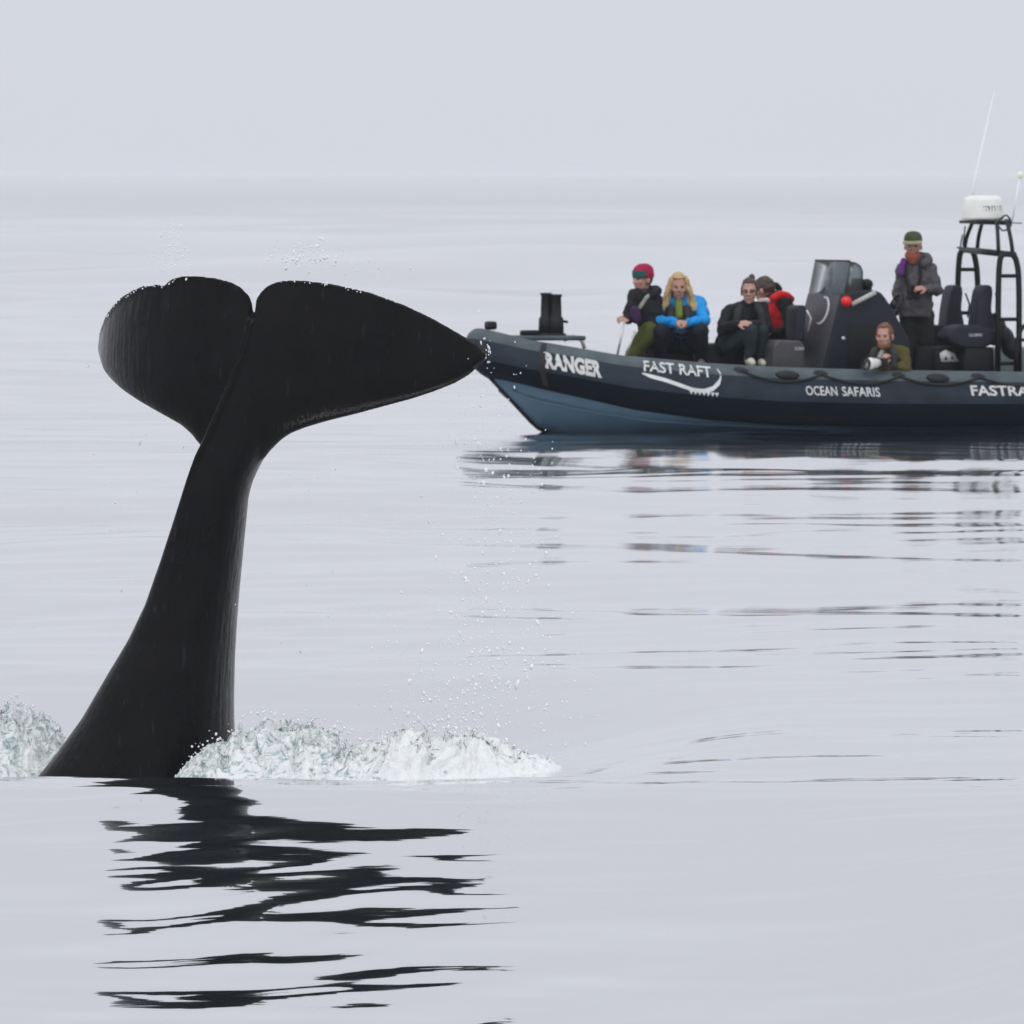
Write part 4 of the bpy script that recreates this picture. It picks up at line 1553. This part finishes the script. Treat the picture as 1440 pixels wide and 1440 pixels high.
        me = bpy.data.meshes.new("h"); me.from_pydata([tuple(v) for v in V], [], Fc)
        bm = bmesh.new(); bm.from_mesh(me)
        bmesh.ops.delete(bm, geom=[v for v in bm.verts if not v.link_faces], context='VERTS')
        bmesh.ops.recalc_face_normals(bm, faces=bm.faces)
        bmesh.ops.solidify(bm, geom=bm.faces[:], thickness=thick)
        bmesh.ops.subdivide_edges(bm, edges=bm.edges[:], cuts=1, use_grid_fill=True)
        bm.to_mesh(me); bm.free(); smooth(me)
        wrinkle(me, .010, 26, seed)
        return self.put(name, me, m)

    def strands(self, m, lines, r=.022, name="hair_lengths", seed=5):
        V, Fc = [], []
        for ln in lines:
            P = [self.h(*p) for p in ln]
            for a, b in zip(P[:-1], P[1:]): add_capsule(V, Fc, a, b, r, r * .92)
        return self.put(name, wrinkle(voxel(V, Fc, .010, 2), .020, 30, seed, (1, 1, .30)), m)

    def beanie(self, m, m2=None, low=.03):
        Mx = self.rot()
        V, Fc = [], []
        n = 24
        prof = [(.092, low - .02), (.100, low), (.101, low + .03), (.098, low + .055), (.088, low + .085), (.066, low + .108), (.035, low + .120), (.004, low + .123)]
        for rr, hh in prof:
            for j in range(n):
                a = 2 * math.pi * j / n
                V.append(self.h(rr * .92 * math.cos(a), rr * 1.08 * math.sin(a) - .01, hh - .1 * rr * math.sin(a) * 0))
        me = pymesh(V, grid_faces(len(prof), n, True, True))
        o = self.put("beanie", wrinkle(me, .005, 30, 2), m)
        if m2:
            V = []
            for rr, hh in [(.099, low - .012), (.106, low), (.106, low + .035), (.103, low + .06)]:
                for j in range(13):
                    a = R(20) + R(140) * j / 12
                    V.append(self.h(rr * .92 * math.cos(a), rr * 1.08 * math.sin(a) - .01, hh))
            self.put("beanie_patch", pymesh(V, grid_faces(4, 13)), m2, o)
        return o

    def loop(self, name, m, pts, r, seed=1):
        P = [p if isinstance(p, Vector) else self.h(*p) for p in pts]
        V, Fc = [], []
        for a, b in zip(P[:-1], P[1:]): add_capsule(V, Fc, a, b, r, r)
        return self.put(name, wrinkle(voxel(V, Fc, max(.008, r * .25), 2), .004, 14, seed), m)


c_black = cloth("black_shell_jacket", (0.012, 0.014, 0.017))
c_navy = cloth("navy_trousers", (0.012, 0.016, 0.024))
c_char = cloth("charcoal_trousers", (0.020, 0.022, 0.022))
c_blue = cloth("bright_blue_shell", (0.003, 0.26, 0.66), .005, .12, .6)
c_grey = cloth("grey_rain_jacket", (0.095, 0.090, 0.100), .006, .15)
c_olive = cloth("olive_jacket", (0.075, 0.068, 0.016))
c_green = cloth("olive_green_trousers", (0.075, 0.085, 0.020))
c_red = cloth("red_life_vest", (0.62, 0.008, 0.012), .004, .15, .6)
c_dkteal = cloth("dark_teal_trousers", (0.018, 0.028, 0.033))
m_blond = mat("blonde_hair", (0.50, 0.36, 0.17), .55, .3, 40, .006, 60, stretch=(3, 3, .5))
m_brown = mat("brown_hair", (0.045, 0.024, 0.013), .5, .3, 40, .006, 60)
m_ging = mat("reddish_hair", (0.15, 0.065, 0.03), .6, .3, 40, .005, 60)
m_dboot = mat("dark_shoe", (0.05, 0.05, 0.052), .6, .2, 20)
m_wshoe = mat("cream_trainer", (0.62, 0.60, 0.50), .6, .12, 20)
m_vest = cloth("dark_life_vest", (0.030, 0.032, 0.036))
m_strap = cloth("pale_grey_strap", (0.30, 0.30, 0.27))

# --- passenger in red beanie, looking forward along the boat
p1 = Fig("person in red and teal beanie and black jacket with olive trousers, looking ahead", 114.75,
         dict(pelvis=(919, 463, .0), shL=(893, 417, -.13), shR=(921, 411, .16), elL=(884, 448, -.20), wrL=(889, 450, -.42), elR=(908, 448, .22), wrR=(884, 447, .02),
              hipL=(914, 466, -.11), knL=(889, 497, -.15), anL=(884, 552, -.12), hipR=(919, 466, .11), knR=(905, 499, .1), anR=(898, 552, .1)),
         (-.80, -.60, -.06), (904, 393, -.02))
p1.J["wrL"] = at(886, 450, 114.75 - .30)
p1.body(m_skin2, dict(L=((-.75, -.1, .1), (.2, .3, -1), 1.0, 1), R=((-.8, -.4, .1), (.2, .3, -1), 1.0, -1)))
p1.jacket(c_black, seed=1); p1.trousers(c_green, 2); p1.shoes(m_dboot, (-1, -.2, 0))
p1.beanie(cloth("crimson_knit", (0.36, 0.012, 0.06)), cloth("teal_knit", (0.02, 0.085, 0.09)))
p1.hair(m_brown, .02, -.07, 1.04)
p1.loop("hood", c_black, [(-.11, -.03, -.15), (-.07, -.12, -.12), (.05, -.13, -.12), (.11, -.03, -.15)], .055)
p1.loop("life_vest", m_strap, [(.065, -.06, -.13), (.11, .05, -.17), (.085, .12, -.26)], .024)
p1.loop("neck_gaiter", cloth("purple_gaiter", (0.07, 0.025, 0.05)), [(-.03, .03, -.12), (.0, .04, -.125), (.03, .03, -.12)], .05)
p1.loop("purple_pouch", cloth("purple_cloth", (0.05, 0.02, 0.07)), [at(893, 437, 114.45), at(895, 449, 114.45)], .055)

# --- blonde passenger in blue
p2 = Fig("person with long blonde hair in bright blue jacket, hands clasped on knees", 114.9,
         dict(pelvis=(957, 482, .12), shL=(983, 427, .02), shR=(931, 427, .02), elL=(990, 452, -.20), wrL=(966, 453, -.36), elR=(924, 452, -.20), wrR=(950, 453, -.36),
              hipL=(970, 484, .06), knL=(986, 466, -.34), anL=(986, 505, -.14), hipR=(944, 484, .06), knR=(929, 466, -.34), anR=(930, 506, -.14)),
         (.08, -1, -.10), (954, 404, -.06))
p2.body(m_skin2, dict(L=((-.95, -.2, -.1), (-.2, .4, -.6), 1.1, 1), R=((.95, -.25, -.05), (.2, .4, -.6), 1.1, -1)))
p2.jacket(c_blue, seed=3, hem=-.16, fat=1.08); p2.trousers(c_navy, 4, 1.08); p2.shoes(mat("taupe_shoe", (0.14, 0.125, 0.115), .6, .2, 20), (0, -1, -.1))
p2.hair(m_blond, .042, -.06, 1.15, thick=.03)
p2.strands(m_blond, [[(k * .070, -.02 + j * .03, .075), (k * (.092 + .003 * j), -.005 + j * .028, .0), (k * (.104 + .01 * j), .012 + j * .026, -.08), (k * (.112 + .014 * j), .035 + j * .022, -.14 - .025 * (k > 0) - .012 * j)]
                     for k in (-1, 1) for j in (-1.5, -.6, .2, 1)] + [[(k * .095, .03 + .02 * j, -.02), (k * (.118 + .02 * j), .04 + .015 * j, -.10), (k * (.125 + .03 * j), .06, -.165 + .02 * j), (k * (.15 + .02 * j), .065, -.20)] for k in (-1, 1) for j in (0, 1)] + [[(q, -.09, .04), (q * 1.1, -.11, -.08), (q * 1.2, -.11, -.15)] for q in (-.05, 0, .05)], .027)
p2.loop("shirt", cloth("lime_shirt", (0.16, 0.20, 0.03)), [(0, .045, -.135), (0, .085, -.20), (0, .11, -.27)], .045)
p2.loop("life_vest", m_vest, [(.075, .07, -.20), (.085, .125, -.28), (.08, .14, -.36)], .045)
p2.loop("life_vest", m_vest, [(-.075, .07, -.20), (-.085, .125, -.28), (-.08, .14, -.36)], .045)

# --- dark haired passenger in black, sitting sideways
p3 = Fig("person in glasses and black jacket sitting with hands together and cream shoes", 114.9,
         dict(pelvis=(1026, 484, .02), shL=(1072, 434, .04), shR=(1026, 437, -.06), elL=(1078, 462, -.10), wrL=(1056, 455, -.30), elR=(1016, 464, -.22), wrR=(1037, 456, -.36),
              hipL=(1036, 484, .06), knL=(1072, 466, -.22), anL=(1069, 505, -.22), hipR=(1024, 486, -.1), knR=(1056, 466, -.36), anR=(1054, 504, -.36)),
         (-.10, -1, -.08), (1054, 410, -.06))
p3.body(m_skin, dict(L=((-.95, -.2, .1), (-.1, .4, -.5), .8, 1), R=((.95, -.2, .1), (.1, .4, -.5), .8, -1)))
p3.jacket(c_black, seed=5, hem=-.03); p3.trousers(c_dkteal, 6); p3.shoes(m_wshoe, (.25, -1, -.15))
p3.hair(m_brown, .045, -.05, 1.08)
p3.loop("hair_bun", m_brown, [(.02, -.05, .125), (.02, -.055, .135)], .035)
for k in (-1, 1):
    gp = [p3.h(k * .032 + .022 * math.cos(t), .100, .010 + .016 * math.sin(t)) for t in np.linspace(0, 2 * math.pi, 13)]
    p3.put("glasses", tube(gp, .0035, 6), m_dark)
    p3.put("glasses_arm", tube([p3.h(k * .054, .10, .012), p3.h(k * .084, .0, .012)], .0035, 6), m_dark)
p3.loop("life_vest", m_vest, [(-.08, .03, -.14), (-.11, .10, -.20), (-.11, .14, -.30)], .045)
p3.loop("life_vest", m_vest, [(.08, .03, -.14), (.12, .09, -.20), (.13, .12, -.32)], .045)
p3.loop("collar", cloth("pale_fleece", (0.35, 0.36, 0.40)), [(-.085, .0, -.115), (-.12, -.03, -.125)], .028)

# --- passenger in red life vest, seen from the side
p4 = Fig("person in red life vest over dark jacket, facing away beside the console", 115.35,
         dict(pelvis=(1100, 480, .1), shL=(1104, 428, -.17), shR=(1086, 425, .20), elL=(1111, 462, -.24), wrL=(1086, 468, -.16), elR=(1080, 460, .25), wrR=(1064, 465, .2),
              hipL=(1098, 482, -.04), knL=(1062, 476, -.06), anL=(1060, 526, .0), hipR=(1094, 482, .18), knR=(1058, 476, .2), anR=(1056, 526, .2)),
         (-.80, .45, -.12), (1075, 408, .05))
p4.body(m_skin, dict(L=((-1, 0, 0), (0, .3, -1), .8, 1), R=((-1, 0, 0), (0, .3, -1), .8, -1)))
p4.jacket(c_black, seed=7, hem=0); p4.trousers(c_navy, 8); p4.shoes(m_dboot, (-1, 0, 0))
p4.hair(m_brown, .05, -.055, 1.08, seed=9)
p4.vest(c_red)
p4.loop("life_vest_collar", c_red, [at(1112, 421, 115.35), at(1106, 416, 115.22), at(1097, 414, 115.16), at(1088, 419, 115.14)], .045)
p4.loop("collar", cloth("white_pink_scarf", (0.62, 0.50, 0.52)), [at(1070, 424, 115.17), at(1079, 423, 115.11)], .034)
p4.loop("inflator_tag", m_decal, [at(1079, 453, 115.03), at(1079, 459, 115.03)], .02)
p4.loop("hood", c_black, [at(1083, 404, 115.45), at(1091, 401, 115.45), at(1096, 406, 115.45)], .035)

# --- skipper standing behind the console
p5 = Fig("standing person in olive cap, orange gaiter and grey jacket with a hand on hip", 115.75,
         dict(pelvis=(1288, 440, .0), shL=(1307, 379, .0), shR=(1270, 379, .0), elL=(1318, 408, -.04), wrL=(1303, 406, -.24), elR=(1264, 412, .0), wrR=(1259, 440, -.12),
              hipL=(1300, 444, .0), knL=(1304, 502, -.02), anL=(1306, 558, .05), hipR=(1279, 444, .0), knR=(1280, 502, -.03), anR=(1281, 558, .05)),
         (-.12, -1, -.08), (1284, 346, -.03))
p5.body(m_skin2, dict(L=((-.9, -.3, .1), (-.1, .4, -.5), .9, 1), R=((-.3, -.3, -1), (.5, .4, 0), .9, -1)))
p5.jacket(c_grey, seed=9, hem=.04, fat=1.0); p5.trousers(c_char, 10, .98); p5.shoes(m_dboot, (-.1, -1, 0))
m_cap = cloth("olive_cap", (0.060, 0.070, 0.030))
V = []
n = 24
prof_ = [(.098, .045), (.100, .06), (.097, .085), (.085, .115), (.06, .135), (.03, .143), (.003, .145)]
for rr, hh in prof_:
    for j in range(n):
        a = 2 * math.pi * j / n
        V.append(p5.h(rr * .9 * math.cos(a), rr * 1.08 * math.sin(a) - .006, hh))
co_ = p5.put("cap", pymesh(V, grid_faces(len(prof_), n, True, True)), m_cap)
V = []
for k, (ext, dz) in enumerate(((0, .0), (.035, -.006), (.065, -.022))):
    for z2 in (0, .008):
        for j in range(13):
            a = R(25) + R(130) * j / 12
            V.append(p5.h((.098 * .9 + ext * .25) * math.cos(a), .1 * math.sin(a) + ext * math.sin(a) ** .5, .05 + dz + z2))
fb = []
for j in range(12):
    for k in range(2):
        b = k * 26
        fb.append((b + 13 + j, b + 13 + j + 1, b + 39 + j + 1, b + 39 + j)); fb.append((b + j, b + 26 + j, b + 26 + j + 1, b + j + 1))
    fb.append((52 + j, 65 + j, 65 + j + 1, 52 + j + 1))
p5.put("cap_peak", pymesh(V, fb), cloth("pale_camouflage", (0.30, 0.29, 0.20)), co_)
p5.loop("neck_gaiter", cloth("orange_gaiter", (0.34, 0.10, 0.06)), [(-.03, .055, -.085), (.0, .06, -.10), (.03, .055, -.085), (.0, .05, -.13)], .055)
p5.loop("scarf_end", cloth("purple_scarf", (0.13, 0.025, 0.20)), [(-.085, .06, -.14), (-.10, .10, -.19), (-.105, .125, -.25)], .036)
p5.loop("hood", c_grey, [(.05, -.08, -.10), (.13, -.05, -.11), (.15, .0, -.14), (.11, .04, -.17)], .05)
p5.loop("strap", c_black, [(.07, .08, -.17), (.085, .135, -.28), (.05, .17, -.40)], .018)
p5.loop("strap", c_black, [(-.07, .10, -.19), (-.06, .14, -.30), (-.03, .17, -.40)], .018)

# --- binoculars hanging on the skipper's chest
bc = p5.h(.02, .20, -.43)
bino = empty("binoculars", bc)
tag(bino, "black binoculars hanging on the chest of the standing person in grey", "binoculars")
for k in (-1, 1):
    link("barrel", lathe([(.028, -.075), (.033, -.06), (.033, 0), (.026, .02), (.024, .06), (.027, .075)], 14, (k * .038, 0, 0), Vector((0, -.25, -1)).normalized()), bino, m_dark)
link("bridge", box((0, 0, .01), (.05, .035, .05), .01), bino, m_dark)

# --- photographer crouching at the port collar
p6 = Fig("crouching person with reddish hair in olive jacket leaning on the boat collar with a camera", 114.35,
         dict(pelvis=(1262, 528, .18), shL=(1269, 496, .02), shR=(1233, 498, -.02), elL=(1273, 517, -.16), wrL=(1246, 515, -.24), elR=(1230, 520, -.20), wrR=(1240, 512, -.30),
              hipL=(1268, 532, .10), knL=(1290, 548, -.12), anL=(1268, 556, .2), hipR=(1256, 532, .10), knR=(1236, 546, -.15), anR=(1250, 556, .2)),
         (-.32, -1, -.10), (1244, 473, -.10))
p6.body(m_skin2, dict(L=((-.9, -.1, .25), (-.1, .5, .3), 1.1, 1), R=((.2, -.1, .5), (.6, .5, 0), 1.1, -1)))
p6.jacket(c_olive, seed=11, hem=0); p6.trousers(c_char, 12); p6.shoes(m_dboot, (-.3, .6, 0))
p6.hair(m_ging, .052, -.045, 1.05, thick=.012)
p6.loop("beard", m_ging, [(-.045, .045, -.06), (-.03, .07, -.088), (0, .082, -.098), (.03, .07, -.088), (.045, .045, -.06)], .020)
p6.loop("life_vest", m_vest, [(-.07, .0, -.14), (-.10, .07, -.17), (-.09, .13, -.26)], .042)
p6.loop("life_vest", m_vest, [(.07, .0, -.14), (.11, .07, -.17), (.11, .12, -.27)], .045)
p6.loop("shirt", cloth("grey_shirt", (0.28, 0.29, 0.27)), [(-.01, .06, -.14), (-.03, .10, -.20), (-.045, .14, -.27)], .026)

# --- camera with a long white lens
lc = at(1240, 510, 113.98)
camera_thing = empty("camera_with_lens", lc)
tag(camera_thing, "camera with long white telephoto lens held by the crouching person in olive", "camera")
d = (at(1211, 512, 113.80) - lc).normalized()
link("camera_body", box((0, 0, 0), (.075, .14, .10), .02, rot=d.to_track_quat('X', 'Z').to_matrix()), camera_thing, m_dark)
m_lens = mat("white_lens_barrel", (0.72, 0.71, 0.68), .4, .06, 20)
lens = link("lens_barrel", lathe([(.040, .03), (.042, .07), (.052, .08), (.052, .13), (.062, .14), (.062, .215)], 20, (0, 0, 0), d), camera_thing, m_lens)
link("lens_hood", lathe([(.064, .208), (.067, .212), (.070, .240), (.062, .240), (.055, .215)], 20, (0, 0, 0), d), camera_thing, m_dark)

# ------------------------------------------------------------------ haze
def build_haze():
    hz0, hz1, hr = -3.4, 5.2, 20600.0
    me = box((0, 0, (hz0 + hz1) / 2), (2 * hr, 2 * hr, hz1 - hz0), 0)
    m = bpy.data.materials.new("sea_haze"); m.use_nodes = True
    n = m.node_tree.nodes; n.clear()
    out = n.new("ShaderNodeOutputMaterial")
    pv = n.new("ShaderNodeVolumePrincipled")
    pv.inputs["Color"].default_value = (0.84, 0.86, 0.90, 1)
    pv.inputs["Density"].default_value = 0.00013
    m.node_tree.links.new(pv.outputs[0], out.inputs["Volume"])
    o = link("haze", me, None, m)
    tag(o, "pale sea haze that softens the horizon", "haze", kind="stuff")


build_haze()
